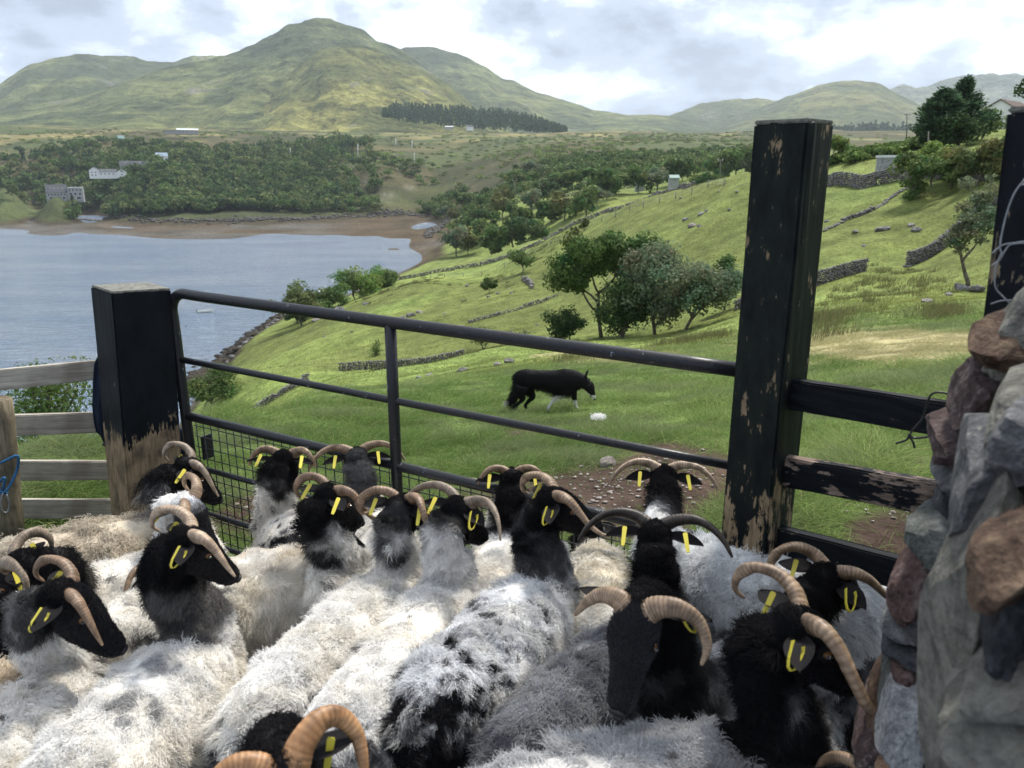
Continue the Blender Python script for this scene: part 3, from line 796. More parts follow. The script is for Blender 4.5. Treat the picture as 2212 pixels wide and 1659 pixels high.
# ================================================================== NEAR STONE WALL (right)
def stone_mat(name, cols, sc=7.0, lichen=None, bump=1.0, sp=1.0):
    b = NB(name); co = b.coord('Object')
    sc = sc * 1.6; n1 = b.noise(co, sc, 8, 0.66, 0.5); n2 = b.noise(co, sc * 5, 6, 0.68); n3 = b.noise(co, sc * 22, 3)
    cols = [tuple((v * 0.75 + 0.25 * sum(q) / 3) * 0.60 for v in q) for q in cols]
    c = b.ramp(n1, [(0.30, cols[0]), (0.48, cols[1]), (0.66, cols[2])])
    c = b.mix(1.0, c, b.ramp(n2, [(0.3, 0.45), (0.7, 1.6)]), 'MULTIPLY')
    if lichen: c = b.mix(b.ramp(n2, [(0.60, 0.0), (0.66, 0.7)]), c, lichen)
    b.base(c); b.rough(0.9); b.spec(0.2)
    b.bump(b.math('ADD', n1, b.math('ADD', b.math('MULTIPLY', n2, 0.4), b.math('MULTIPLY', n3, 0.12))), bump, 0.035)
    return b.m
S_grey = stone_mat('wall_stone_grey', ((.10, .105, .115), (.20, .205, .215), (.30, .30, .30)), 6, (.34, .33, .28))
S_slate = stone_mat('wall_stone_dark', ((.045, .05, .06), (.09, .10, .115), (.18, .185, .19)), 8)
S_purple = stone_mat('wall_stone_purple', ((.085, .050, .048), (.17, .105, .10), (.27, .20, .19)), 7, (.26, .24, .22))
S_brown = stone_mat('wall_stone_brown', ((.06, .035, .026), (.18, .10, .06), (.33, .22, .12)), 5)
S_red = stone_mat('wall_stone_red', ((.10, .055, .05), (.22, .12, .105), (.33, .23, .21)), 9)
S_buff = stone_mat('wall_stone_buff', ((.13, .125, .105), (.25, .24, .20), (.36, .34, .28)), 4, (.17, .17, .13))
S_white = stone_mat('wall_stone_quartz', ((.30, .31, .34), (.55, .56, .58), (.78, .78, .78)), 14)
S_green = stone_mat('wall_stone_greenish', ((.11, .12, .105), (.19, .21, .19), (.28, .29, .27)), 7)
wall_o = GP(2150, 1.1)
wall = empty('stone_wall', wall_o); tag(wall, 'dry stone wall of mixed grey, purple and brown stones in the right foreground', 'wall')
def ws(px, py, w, h, R, dep, mat, rot=0.0, seed=0, lab=None, rough=0.20, sub=4, yaw=0.0):
    """one wall stone seen centred at (px,py), w x h on the 2212-wide view, dep metres deep"""
    c = P(px, py, R); dist = (c - Vector((0, 0, CZ))).length
    W_, H_ = w * dist / F, h * dist / F
    me = stone_me('stone', seed + 100, sub, rough, 1.0)
    o = obj('stone', me, mat, wall)
    d = Vector(ray(px, py)); az = math.atan2(d.x, d.y)
    o.location = c - wall_o + Vector((math.sin(az), math.cos(az), 0)) * dep * 0.5
    o.rotation_euler = (0, rot, -az + yaw)
    me.transform(Matrix.Diagonal((W_ * 1.12, dep * 1.1, H_ * 1.12 / max(0.3, math.cos(math.atan2(-d.z, math.hypot(d.x, d.y)))), 1)))
    if lab: o['label'] = lab
    return o
ws(2222, 715, 100, 220, 1.35, .20, S_buff, 0.42, 1)          # slanting cap stone
ws(2185, 770, 150, 110, 1.33, .30, S_brown, -0.1, 2, 'dark brown triangular stone')
ws(2135, 880, 165, 140, 1.38, .32, S_purple, 0.03, 3, 'square purple-brown stone')
ws(2075, 982, 140, 72, 1.42, .30, S_purple, -0.05, 4)
ws(2085, 1060, 130, 95, 1.40, .30, S_grey, 0.1, 5)
ws(2210, 930, 110, 150, 1.05, .25, S_buff, 0.2, 31)
ws(2240, 1010, 170, 130, 0.98, .25, S_grey, 0.2, 32)
ws(2060, 1150, 110, 100, 1.36, .28, S_slate, 0.2, 6)
ws(2170, 1110, 240, 270, 0.98, .30, S_grey, -0.25, 7, 'broad grey stone with pale lichen')
ws(2025, 1225, 120, 130, 1.30, .28, S_green, -0.3, 8)
ws(2110, 1225, 120, 130, 1.00, .26, S_slate, 0.6, 9)
ws(2185, 1285, 150, 150, 0.80, .20, S_brown, 0.1, 27, 'rusty orange-brown stone')
ws(2250, 1190, 120, 120, 0.86, .26, S_brown, 0.2, 33)
ws(1965, 1315, 90, 110, 1.34, .26, S_red, 0.2, 11)
ws(1960, 1395, 100, 70, 1.34, .26, S_grey, 0.1, 12)
ws(1955, 1455, 90, 60, 1.30, .26, S_slate, 0.0, 13)
ws(1950, 1510, 90, 68, 1.26, .26, S_red, 0.0, 14)
ws(1935, 1565, 90, 70, 1.24, .26, S_green, 0.0, 15)
ws(1890, 1570, 60, 90, 1.30, .24, S_brown, 0.2, 34)
ws(1885, 1640, 70, 80, 1.26, .24, S_purple, 0.2, 16)
ws(1945, 1660, 100, 140, 1.16, .26, S_white, 0.1, 17, 'white quartz stone')
ws(1990, 1760, 120, 90, 1.2, .26, S_grey, 0.1, 35)
ws(2102, 1500, 235, 600, 0.86, .30, S_buff, -0.07, 23, 'tall upright buff stone', 0.08, 4)
ws(2180, 1420, 160, 150, 0.80, .26, S_slate, -0.3, 19, 'dark blue-grey stone')
ws(2200, 1570, 190, 190, 0.78, .26, S_buff, 0.2, 20, None, 0.14)
ws(2130, 1700, 260, 160, 0.74, .26, S_buff, 0.1, 21, None, 0.14)
ws(2290, 1400, 160, 260, 0.76, .3, S_grey, 0.1, 22)
ws(2300, 1650, 200, 260, 0.72, .3, S_slate, 0.1, 23)
ws(2290, 1060, 150, 200, 0.95, .3, S_grey, 0.0, 24)
ws(2300, 820, 150, 240, 1.25, .3, S_purple, 0.0, 25)
# hearting behind the face stones, down to the footing
for i in range(34):
    t = i / 33
    rr_ = random.Random(i + 50)
    ws(2110 + rr_.uniform(-20, 190), 1180 + rr_.uniform(0, 560), 130, 120, 1.36 + rr_.uniform(0, .15) - 0.15 * rr_.random(), .24, rr_.choice((S_grey, S_slate, S_purple, S_buff)), rr_.uniform(-.4, .4), 60 + i, None, 0.2, 2)
# ================================================================== SHEEP
def hair_object(name, root, dirv, length, rad0, col, parent, mat, segs=4, curl=0.0, curl_k=2.0, clump=None, droop=0.0, rng=RNG, tipfade=0.25):
    """strands: root (N,3), dirv (N,3) unit, length (N,), colour (N,3)"""
    n = len(root); k = segs + 1
    t = np.linspace(0, 1, k)[None, :, None]
    pts = root[:, None, :] + dirv[:, None, :] * length[:, None, None] * t
    if clump is not None:
        pts = pts + clump[:, None, :] * (t ** 1.5)
    if droop:
        pts[:, :, 2] -= (droop * length[:, None] * (t[:, :, 0] ** 2))
    if curl is not None and np.any(curl):
        a = np.cross(dirv, rng.normal(size=(n, 3))); a /= np.linalg.norm(a, axis=1)[:, None] + 1e-9
        b = np.cross(dirv, a)
        ph = rng.uniform(0, 2 * np.pi, n)[:, None] + t[:, :, 0] * 2 * np.pi * curl_k
        amp = (np.asarray(curl) * np.ones(n))[:, None] * np.minimum(1, t[:, :, 0] * 1.6)
        pts = pts + a[:, None, :] * (np.sin(ph) * amp)[:, :, None] + b[:, None, :] * (np.cos(ph) * amp)[:, :, None]
    hc = bpy.data.hair_curves.new(name)
    hc.add_curves([k] * n)
    hc.position_data.foreach_set('vector', pts.astype(np.float32).ravel())
    ra = hc.attributes.get('radius') or hc.attributes.new('radius', 'FLOAT', 'POINT')
    rr = (np.ones((n, 1)) * rad0) * (1 - (1 - tipfade) * t[:, :, 0]) if np.isscalar(rad0) else rad0[:, None] * (1 - (1 - tipfade) * t[:, :, 0])
    ra.data.foreach_set('value', rr.astype(np.float32).ravel())
    ca = hc.attributes.new('col', 'FLOAT_COLOR', 'CURVE')
    c4 = np.hstack([col, np.ones((n, 1))]).astype(np.float32)
    ca.data.foreach_set('color', c4.ravel())
    hc.materials.append(mat)
    return link(bpy.data.objects.new(name, hc), parent)

def fibre_mat(name, rough=0.85, spec=0.15, trans=0.0, jitter=0.18):
    b = NB(name)
    hi = b.n('ShaderNodeHairInfo')
    k = b.n('ShaderNodeMapRange'); b.l(hi.outputs['Random'], k.inputs[0])
    k.inputs[3].default_value = 1 - jitter; k.inputs[4].default_value = 1 + jitter
    c = b.mix(1.0, b.attr(), (1, 1, 1), 'MULTIPLY')
    vm = b.n('ShaderNodeVectorMath', operation='SCALE'); b.l(c, vm.inputs[0]); b.l(k.outputs[0], vm.inputs['Scale'])
    b.base(vm.outputs[0]); b.rough(rough); b.spec(spec)
    if trans:
        tr = b.n('ShaderNodeBsdfTranslucent'); b.l(vm.outputs[0], tr.inputs[0])
        mx = b.n('ShaderNodeMixShader'); mx.inputs[0].default_value = trans
        b.l(b.b.outputs[0], mx.inputs[1]); b.l(tr.outputs[0], mx.inputs[2]); b.l(mx.outputs[0], b.out.inputs[0])
    return b.m
M_wool = fibre_mat('wool_fibre', 0.95, 0.05, 0.26)
M_facehair = fibre_mat('face_hair', 0.42, 0.38, 0.0); M_coat = fibre_mat('dog_coat', 0.6, 0.06, 0.0)
b = NB('sheep_skin'); b.base(b.attr()); b.rough(0.7); b.spec(0.2)
b.bump(b.noise(b.coord('Object'), 240, 3), 0.5, 0.004)
M_skin = b.m; b.spec(0.08)
b = NB('horn_keratin'); b.base(b.mix(1.0, b.attr(), b.ramp(b.noise(b.coord('Object', (1, 1, 1)), 90, 4), [(0.3, 0.7), (0.7, 1.2)]), 'MULTIPLY')); b.rough(0.48); b.spec(0.4)
b.bump(b.noise(b.coord('Object'), 160, 3), 0.3, 0.002)
M_horn = b.m
M_eye = simple('amber_eye', (0.17, 0.075, 0.022), 0.12, 0.6, 0.1)
M_pupil = simple('dark_pupil', (0.01, 0.01, 0.01), 0.15, 0.6, 0.0)
M_tag = simple('yellow_tag_plastic', (0.66, 0.56, 0.065), 0.4, 0.4, 0.06)
M_taghole = simple('tag_hole_dark', (0.02, 0.02, 0.015), 0.6, 0.2, 0.0)
M_nose = simple('nose_leather', (0.012, 0.011, 0.011), 0.45, 0.4, 0.1)

HORNS = {
 'wide': [(0.0, .022, .020), (-.008, .052, .036), (-.024, .090, .040), (-.028, .124, .024), (-.016, .150, -.004), (.012, .168, -.034)],
 'arc': [(0, .022, .02), (-.030, .052, .030), (-.045, .095, .030), (-.030, .135, .016), (.010, .160, .000), (.055, .172, -.012)],
 'side': [(0, .024, .02), (-.018, .055, .03), (-.026, .100, .028), (-.010, .145, .012), (.035, .172, -.006), (.078, .166, -.02)],
 'sideb': [(0, .024, .02), (-.014, .05, .028), (-.014, .09, .026), (.010, .125, .014), (.045, .15, .0)],
 'bigarc': [(0, .024, .02), (-.045, .052, .03), (-.082, .102, .022), (-.078, .152, .004), (-.030, .186, -.016), (.040, .190, -.028), (.085, .178, -.030)],
 'out': [(0.0, .022, .022), (-.006, .060, .040), (-.018, .108, .042), (-.026, .150, .024), (-.026, .186, -.010), (-.018, .210, -.050)],
 'curl': [(0.0, .022, .018), (-.022, .056, .034), (-.050, .094, .028), (-.062, .124, -.002), (-.046, .142, -.040), (-.008, .148, -.060), (.032, .150, -.050)],
 'ram': [(0.0, .024, .018), (-.018, .066, .040), (-.046, .108, .036), (-.062, .142, .004), (-.050, .164, -.040), (-.010, .174, -.070), (.040, .176, -.066), (.074, .180, -.034)],
 'fwd': [(0, .022, .020), (.010, .050, .036), (.034, .074, .038), (.070, .090, .028), (.108, .102, .014), (.142, .116, .004)],
 'long': [(0, .024, .020), (.008, .056, .038), (.030, .084, .040), (.070, .104, .024), (.112, .120, .006), (.154, .138, .000), (.184, .152, .008)],
 'back': [(0, .020, .018), (-.020, .050, .036), (-.054, .078, .036), (-.086, .096, .014), (-.094, .106, -.020), (-.076, .112, -.050), (-.044, .116, -.056)],
 'hook': [(0, .024, .020), (.010, .056, .036), (.036, .086, .032), (.076, .110, .012), (.118, .128, -.006), (.152, .128, .004), (.170, .120, .032), (.172, .112, .060)],
}
SH, SB = 0.78, 0.86
def make_horn(parent, M3, kind, side, r0, tone, sc=1.0, seed=0):
    pts = [Vector((p[0] * sc, p[1] * side * sc, p[2] * sc)) for p in HORNS[kind]]
    path = smooth_path(pts, 84)
    path = (M3 @ Matrix.Identity(3)) and np.array([list(M3 @ Vector(p)) for p in path])
    t = np.linspace(0, 1, 84)
    rr = random.Random(seed)
    ph = rr.uniform(0, 6)
    r = r0 * 1.18 * (1 - t) ** 0.78 * (1 - 0.12 * t) + 0.0032
    ridge = 0.5 + 0.5 * np.sin(t * 2 * np.pi * 22 * (1 + 0.25 * t) + ph + 2.2 * vnoise(np.stack([t * 7, t * 0, t * 0 + seed], 1), 3)); ridge = ridge * (0.55 + 0.45 * vnoise(np.stack([t * 19, t * 0, t * 0 + seed], 1), 5))
    r = r * (1 + 0.045 * (ridge - 0.4) * (1 - sstep(0.65, 1.0, t)))
    base = {'tan': ((.42, .305, .205), (.17, .105, .062)), 'pale': ((.58, .46, .34), (.30, .20, .13)), 'dark': ((.085, .065, .05), (.025, .020, .017)),
            'ginger': ((.52, .30, .15), (.26, .125, .05)), 'grey': ((.36, .29, .22), (.16, .115, .08)), 'brown': ((.33, .22, .145), (.13, .082, .05))}[tone]
    n = 14
    c = np.repeat(mixc(np.tile(np.array(base[1]), (84, 1)), np.array(base[0]), np.clip(ridge ** 0.6 * 0.9 + 0.15 * t, 0, 1)), n, axis=0)
    nz = fbm(np.stack([np.repeat(t, n) * 16, np.tile(np.arange(n), 84) * 0.4, np.full(84 * n, seed * 3.1)], 1), 3, seed)
    c = c * (1 + 0.6 * nz)[:, None] * mixc(np.ones((84 * n, 3)), np.array([.62, .6, .58]), np.clip(fbm(np.stack([np.repeat(t, n) * 5, np.tile(np.arange(n), 84) * 0.25, np.full(84 * n, seed * 1.7)], 1), 2, seed + 2) * 1.6 + .2, 0, 1))
    c = np.vstack([c, c[:1], c[-1:]])
    up = M3 @ Vector((0.3, 0, 1))
    flat = 0.70
    me = mixed_mesh('horn', [loft(path, r, r * flat, tuple(up), n)], cols=c)
    return obj('horn', me, M_horn, parent)
def make_tag(ear, o, d, n_, folded, dark=0):
    """looped plastic strip tag: o anchor, d hanging direction, n_ face normal"""
    d = d.normalized(); n_ = (n_ - d * n_.dot(d)).normalized(); s = d.cross(n_)
    w, L, th = 0.0052, 0.050, 0.0016
    def strip(path, wd):
        V, Fc = [], []
        for i, p in enumerate(path):
            q = path[min(i + 1, len(path) - 1)] - path[max(i - 1, 0)]
            q.normalize(); nn = q.cross(s).normalized()
            ww = wd[i]
            for a, b_ in ((-1, -1), (1, -1), (1, 1), (-1, 1)):
                V.append(p + s * (ww * a) + nn * (th * 0.5 * b_))
        for i in range(len(path) - 1):
            for j in range(4):
                Fc.append((i * 4 + j, i * 4 + (j + 1) % 4, i * 4 + 4 + (j + 1) % 4, i * 4 + 4 + j))
        Fc += [(3, 2, 1, 0), tuple(len(V) - 4 + j for j in range(4))]
        me = bpy.data.meshes.new('ear_tag'); me.from_pydata([tuple(v) for v in V], [], Fc); me.update(); return me
    if folded:
        path = [o - d * 0.004 + n_ * 0.012, o + n_ * 0.011 + d * 0.012, o + d * 0.030 + n_ * 0.010, o + d * 0.044 + n_ * 0.006, o + d * 0.048,
                o + d * 0.044 - n_ * 0.005, o + d * 0.028 - n_ * 0.009, o + d * 0.008 - n_ * 0.011, o - d * 0.002 - n_ * 0.008]
        wd = [w * 1.3, w, w, w, w, w, w, w, w * 1.2]
    else:
        path = [o - d * 0.006, o - d * 0.002, o + d * 0.006, o + d * 0.022, o + d * 0.040, o + d * 0.050]
        path = [p + n_ * 0.006 for p in path]
        wd = [w * .8, w * 1.15, w * 1.1, w, w, w * .7]
    t = obj('ear_tag', strip(path, wd), M_tag, ear)
    hp = [o + n_ * (0.0075 if not folded else 0.0128) + d * k for k in (-0.0022, 0.0022)]
    return t
def make_ear(parent, M3, side, droop, back, tagkind, tone=(0.012, 0.011, 0.012), sc=1.0, seed=0):
    L = 0.116 * sc
    d = (Vector((-0.18 - back, side * 1.0, -droop))).normalized()
    up = Vector((-0.75, 0, 0.65)); up = (up - d * up.dot(d)).normalized(); wdt = up.cross(d)
    base = Vector((-0.012, side * 0.048, -0.002))
    n1, n2 = 12, 9
    V, cols = [], []
    for sgn in (1, -1):
        for i in range(n1 + 1):
            t = i / n1
            hw = 0.034 * sc * math.sin(math.pi * min(1, t * 0.93 + 0.07)) ** 0.75 * (1 - 0.2 * t) + 0.001
            for j in range(n2):
                a = (j / (n2 - 1)) * 2 - 1
                cup = 0.012 * (1 - a * a) * (1 - t * 0.6)
                th = 0.0022 * (1 - a * a) * (1 - t * .7) * sgn
                p = base + d * (L * t) + wdt * (hw * a) + up * (-cup + th - 0.02 * t * t * sc)
                V.append(M3 @ p)
    Fc = []
    m = (n1 + 1) * n2
    for k in (0, m):
        for i in range(n1):
            for j in range(n2 - 1):
                q = (k + i * n2 + j, k + i * n2 + j + 1, k + (i + 1) * n2 + j + 1, k + (i + 1) * n2 + j)
                Fc.append(q if k == 0 else q[::-1])
    me = bpy.data.meshes.new('ear'); me.from_pydata([tuple(v) for v in V], [], Fc)
    me.polygons.foreach_set('use_smooth', [True] * len(Fc)); me.update()
    set_col(me, np.tile(np.array(tone), (len(V), 1)))
    e = obj('ear', me, M_skin, parent)
    # short hair on the ear
    rng = np.random.default_rng(seed + 5)
    if tagkind is not None:
        o = M3 @ (base + d * (L * 0.48) + up * 0.004)
        hang = (M3 @ (Vector((-0.30, side * 0.10, -0.25)))).normalized() * 0.5 + Vector((0, -0.55, -0.75))
        toCam = (Vector((0, 0, CZ)) - Vector(parent['_org']) - o).normalized() if '_org' in parent else Vector((0, -1, 0.4))
        nn = toCam + (M3 @ up) * 0.3
        tk = tagkind
        if tk == 'fold': nn = nn * 0.35 + hang.cross(toCam)
        make_tag(e, o + toCam * 0.004, hang, nn, tk == 'fold')
    return e

WHITE = np.array([0.92, 0.91, 0.89]); CREAM = np.array([0.84, 0.78, 0.67]); BLACK = np.array([0.016, 0.0155, 0.017])
GREY = np.array([0.30, 0.30, 0.315]); DGREY = np.array([0.075, 0.075, 0.080]); BROWNB = np.array([0.035, 0.024, 0.018])
_sheep_n = [0]
def sheep(label, rump, withers, poll, muzzle, zb=-1.10, zp=-0.95, muz_dz=-0.13, wool=WHITE, under=CREAM, neck=(1.45, 1.75), neck_col=BLACK,
          speck=0.0, speck_col=DGREY, speck_scale=14, mottle=0.0, patches=(), horns=('wide', 'wide'), horn_r=0.021, tone='tan', hsc=1.0,
          tags=('flat', 'flat'), length=0.023, shag=0.0, n=15000, roll=0.0, ear_droop=(0.15, 0.15), ear_back=(0.1, 0.1), wid=1.0, seed=None,
          eye_sc=1.0, zw=None, head_white=0.0, head_sc=1.0, rump_z=None):
    _sheep_n[0] += 1
    seed = _sheep_n[0] * 13 if seed is None else seed
    rng = np.random.default_rng(seed)
    zb -= 0.05; zp -= 0.06
    A = PZ(rump[0], rump[1], rump_z if rump_z is not None else zb); B = PZ(withers[0], withers[1], zw if zw is not None else zb)
    Pp = PZ(poll[0], poll[1], zp); Mz = PZ(muzzle[0], muzzle[1], zp + muz_dz)
    # keep trunk length believable: the rump slides along the body axis
    ax = (A - B); ax.z = 0
    zs = 0; Lb = min(max(ax.length, 0.40), 0.60); ax.normalize()
    A = Vector((B.x + ax.x * Lb, B.y + ax.y * Lb, A.z))
    org = Vector((0.5 * (A.x + B.x), 0.5 * (A.y + B.y), CZ + PEN))
    root = empty('sheep', org); tag(root, label, 'sheep', 'sheep crowded in the pen')
    A -= org; B -= org; Pp -= org
    f = (Mz - org - Pp).normalized()
    up = Vector((0, 0, 1)); left = up.cross(f).normalized(); uph = f.cross(left).normalized()
    if roll:
        q = Quaternion(f, roll); left = q @ left; uph = q @ uph
    M3 = Matrix((f, left, uph)).transposed() * 1.0
    hd = head_sc * SH; hsc = hsc * 0.84; horn_r = horn_r * 0.80; wid = wid * 0.93
    # ---- trunk and neck spine
    dwn = Vector((0, 0, -1)); fx = -ax
    hh = 0.158 * SB
    nb = B + dwn * (hh + 0.012) + fx * 0.055
    nk_end = Pp + M3 @ Vector((-0.018, 0, -0.035))
    spine = [A + ax * 0.100 + dwn * 0.18, A + ax * 0.075 + dwn * 0.15, A + ax * 0.02 + dwn * (hh + .004), A.lerp(B, 0.25) + dwn * (hh + 0.012), A.lerp(B, 0.55) + dwn * (hh + 0.022), A.lerp(B, 0.85) + dwn * (hh + 0.016),
             nb]
    w_ = [0.05, 0.080, 0.112 * wid, 0.134 * wid, 0.142 * wid, 0.122 * wid, 0.092]
    h_ = [0.05, 0.085, 0.130, hh, hh + .008, hh, 0.112]
    d0 = (fx * 0.6 + Vector((0, 0, 0.35))); nl = (nk_end - nb).length
    c1 = nb + d0.normalized() * nl * 0.35; c2 = nk_end + (M3 @ Vector((-0.4, 0, -0.75))).normalized() * nl * 0.32
    for k, (ww, hh2) in zip((0.25, 0.5, 0.75, 1.0), ((0.072, 0.086), (0.056, 0.068), (0.047, 0.057), (0.043, 0.050))):
        p = nb * (1 - k) ** 3 + c1 * 3 * k * (1 - k) ** 2 + c2 * 3 * k * k * (1 - k) + nk_end * k ** 3
        spine.append(p); w_.append(ww); h_.append(hh2)
    sp = smooth_path([tuple(p) + (a, b_) for p, a, b_ in zip(spine, w_, h_)], 46)
    chunks = [loft(sp[:, :3], sp[:, 3], sp[:, 4], (0, 0, 1), 20)]
    # ---- head: poll, forehead, brow, cheek, bridge, muzzle
    hp = [(-0.040, 0, -0.028, .030, .034), (-0.018, 0, -0.014, .047, .050), (.020, 0, -.010, .054, .056), (.060, 0, -.018, .056, .058), (.092, 0, -.024, .049, .054),
          (.128, 0, -.030, .038, .045), (.162, 0, -.035, .033, .038), (.192, 0, -.039, .032, .034), (.212, 0, -.042, .026, .027), (.224, 0, -.043, .012, .013)]
    hpts = [tuple(M3 @ Vector((a * hd, b_ * hd, c * hd))) + (d * hd, e * hd) for a, b_, c, d, e in hp]
    hpts = [tuple(Vector(q[:3]) + Pp) + q[3:] for q in hpts]
    hs = smooth_path(hpts, 26)
    chunks.append(loft(hs[:, :3], hs[:, 3], hs[:, 4], tuple(uph), 18))
    # brow ridges / lower jaw
    jw = [tuple(Pp + M3 @ Vector((a * hd, 0, c * hd))) + (d * hd, e * hd) for a, c, d, e in ((.02, -.045, .034, .030), (.08, -.062, .034, .028), (.14, -.066, .024, .020), (.195, -.062, .021, .016), (.212, -.060, .012, .009))]
    js = smooth_path(jw, 14); chunks.append(loft(js[:, :3], js[:, 3], js[:, 4], tuple(uph), 12))
    for sd in (1, -1):
        bp = [tuple(Pp + M3 @ Vector((a * hd, sd * b_ * hd, c * hd))) + (r_, r_) for a, b_, c, r_ in ((.040, .036, .010, .010), (.062, .045, .010, .015), (.085, .040, .004, .010))]
        bs = smooth_path(bp, 6); chunks.append(loft(bs[:, :3], bs[:, 3], bs[:, 4], tuple(uph), 8))
    # ---- legs
    zg = 0.0
    sidev = Vector((-fx.y, fx.x, 0))
    for base_p, sd, hind in ((A - ax * 0.05, 1, True), (A - ax * 0.05, -1, True), (B + ax * 0.03, 1, False), (B + ax * 0.03, -1, False)):
        st = rng.uniform(-0.05, 0.05)
        o = base_p + sidev * (0.070 * sd)
        if hind: q = [(0.0, -0.26, .075), (0.03, -0.36, .050), (-0.055, -0.46, .026), (-0.03 + st, -0.58, .019), (0.0 + st, -0.99, .018)]
        else: q = [(0.0, -0.26, .065), (0.0, -0.38, .040), (0.005 + st, -0.50, .024), (st, -0.60, .018), (st, -0.99, .018)]
        top = base_p.z
        lp = []
        for dx, dz, r_ in q:
            z = max(top + dz * 1.0, 0.012) if dz > -0.9 else 0.012
            lp.append((o.x + fx.x * dx, o.y + fx.y * dx, z, r_, r_))
        ls = smooth_path(lp, 14); chunks.append(loft(ls[:, :3], ls[:, 3], ls[:, 4], (fx.x, fx.y, 0.02), 10))
    me0 = mixed_mesh('body', chunks)
    tmp = bpy.data.objects.new('tmp', me0); SC.collection.objects.link(tmp)
    md = tmp.modifiers.new('r', 'REMESH'); md.mode = 'VOXEL'; md.voxel_size = 0.0125; md.use_smooth_shade = True
    ms = tmp.modifiers.new('s', 'SMOOTH'); ms.factor = 0.5; ms.iterations = 2
    dg = C.evaluated_depsgraph_get(); dg.update()
    me = bpy.data.meshes.new_from_object(tmp.evaluated_get(dg)); me.name = 'body'
    bpy.data.objects.remove(tmp, do_unlink=True); bpy.data.meshes.remove(me0)
    # ---- where each surface point lies along the animal: 0 rump .. 1 neck base .. 2 poll .. 3 muzzle
    # spine has 11 nodes: 0..6 trunk, 6..10 neck
    ctrl = np.vstack([sp[:, :3], hs[:, :3]])
    sv_ = np.concatenate([np.interp(np.linspace(0, 10, 46), [0, 6, 10], [0, 1, 2]), np.linspace(2.0, 3.0, 26)])
    def along(p):
        out = np.empty(len(p))
        for i in range(0, len(p), 8000):
            d2 = ((p[i:i + 8000, None, :] - ctrl[None]) ** 2).sum(2)
            d2[:, 46:] *= 1.0
            out[i:i + 8000] = sv_[d2.argmin(1)]
        return out
    sdv = Vector((ax.y, -ax.x, 0))      # to the right of a sheep walking away
    patches_l = [(A.lerp(B, q[0]) + sdv * q[1] + Vector((0, 0, -q[2])), q[3], q[4], q[5]) for q in patches]
    def colour(p, s, fine):
        nz = fbm(p * 9 + seed, 3, seed); n2_ = fbm(p * speck_scale + seed, 3, seed + 3); n3_ = fbm(p * 38 + seed, 2, seed + 4)
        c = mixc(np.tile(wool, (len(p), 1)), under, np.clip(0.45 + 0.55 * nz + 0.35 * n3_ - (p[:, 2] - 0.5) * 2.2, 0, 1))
        c = mixc(c, np.array([.52, .43, .30]), 0.22 * sstep(.15, .5, fbm(p * 5 + seed * .3, 3, seed + 14)) * (1 - sstep(.5, .62, p[:, 2]) * .7) * (s < 1.6))
        c = c * (1 - 0.14 * sstep(.0, .6, vnoise(p * 55, seed + 15)))[:, None]  # crease shade between the locks put into the wool colour
        if mottle:
            c = mixc(c, np.array(speck_col) * 1.6, sstep(-0.25, 0.35, nz + 0.5 * n2_) * mottle)
        if speck:
            c = mixc(c, speck_col, sstep(0.48 - speck * 0.6, 0.60 - speck * 0.6, n2_ + 0.3 * n3_) * 0.85 * (s < 2.4))
        for pc, r_, cc, k_ in patches_l:
            d = np.linalg.norm(p - np.array(pc), axis=1) + r_ * (1.3 * n2_ + 0.9 * n3_)
            c = mixc(c, cc, (1 - sstep(r_ * 0.7, r_ * 1.15, d)) * k_)
        q = s + 0.32 * n2_ + 0.15 * nz
        c = mixc(c, neck_col, sstep(neck[0] - 0.12, neck[0] + 0.12, q) * 0.9)
        c = mixc(c, BLACK, sstep(neck[1] - 0.12, neck[1] + 0.12, q))
        if head_white:
            c = mixc(c, WHITE, sstep(0.25, 0.35, fbm(p * 26 + seed, 2, seed + 8) + head_white - 0.3) * (s > 1.7) * (s < 2.2))
        c = mixc(c, BLACK, (s > 2.3) * 1.0)
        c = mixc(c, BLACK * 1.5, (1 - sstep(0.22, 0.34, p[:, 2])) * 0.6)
        return c
    nv = len(me.vertices); co = np.empty(nv * 3, np.float32); me.vertices.foreach_get('co', co); co = co.reshape(-1, 3).astype(float)
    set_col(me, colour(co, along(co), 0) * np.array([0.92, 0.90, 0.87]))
    root['_org'] = tuple(org)
    obj('body', me, M_skin, root)
    # ---- fleece and face hair
    me.calc_loop_triangles()
    nt_ = len(me.loop_triangles); tri = np.empty(nt_ * 3, np.int32); me.loop_triangles.foreach_get('vertices', tri); tri = tri.reshape(-1, 3)
    a_, b_, c_ = co[tri[:, 0]], co[tri[:, 1]], co[tri[:, 2]]
    nrm = np.cross(b_ - a_, c_ - a_); ar = np.linalg.norm(nrm, axis=1); nrm /= ar[:, None] + 1e-12
    cen = (a_ + b_ + c_) / 3; s_t = along(cen)
    wt = ar * (0.25 + 0.75 * sstep(0.22, 0.42, cen[:, 2])) * np.where(nrm[:, 2] < -0.5, 0.25, 1.0)
    # the side turned to the viewer is the best covered
    wt = wt * np.where((nrm @ np.array(-(org + Vector((0, 0, .5))) + Vector((0, 0, CZ)))) > -0.15, 1.0, 0.35)
    wt = wt * np.where(s_t > 1.9, 1.7, 1.0)
    wt /= wt.sum()
    n = int(n * 2.1)
    idx = rng.choice(nt_, n, p=wt)
    u = rng.random(n); v = rng.random(n); fl = u + v > 1; u[fl] = 1 - u[fl]; v[fl] = 1 - v[fl]
    rt = a_[idx] * (1 - u - v)[:, None] + b_[idx] * u[:, None] + c_[idx] * v[:, None]
    nn = nrm[idx]; s_ = along(rt); leg = rt[:, 2] < 0.24
    col = colour(rt, s_, 1)
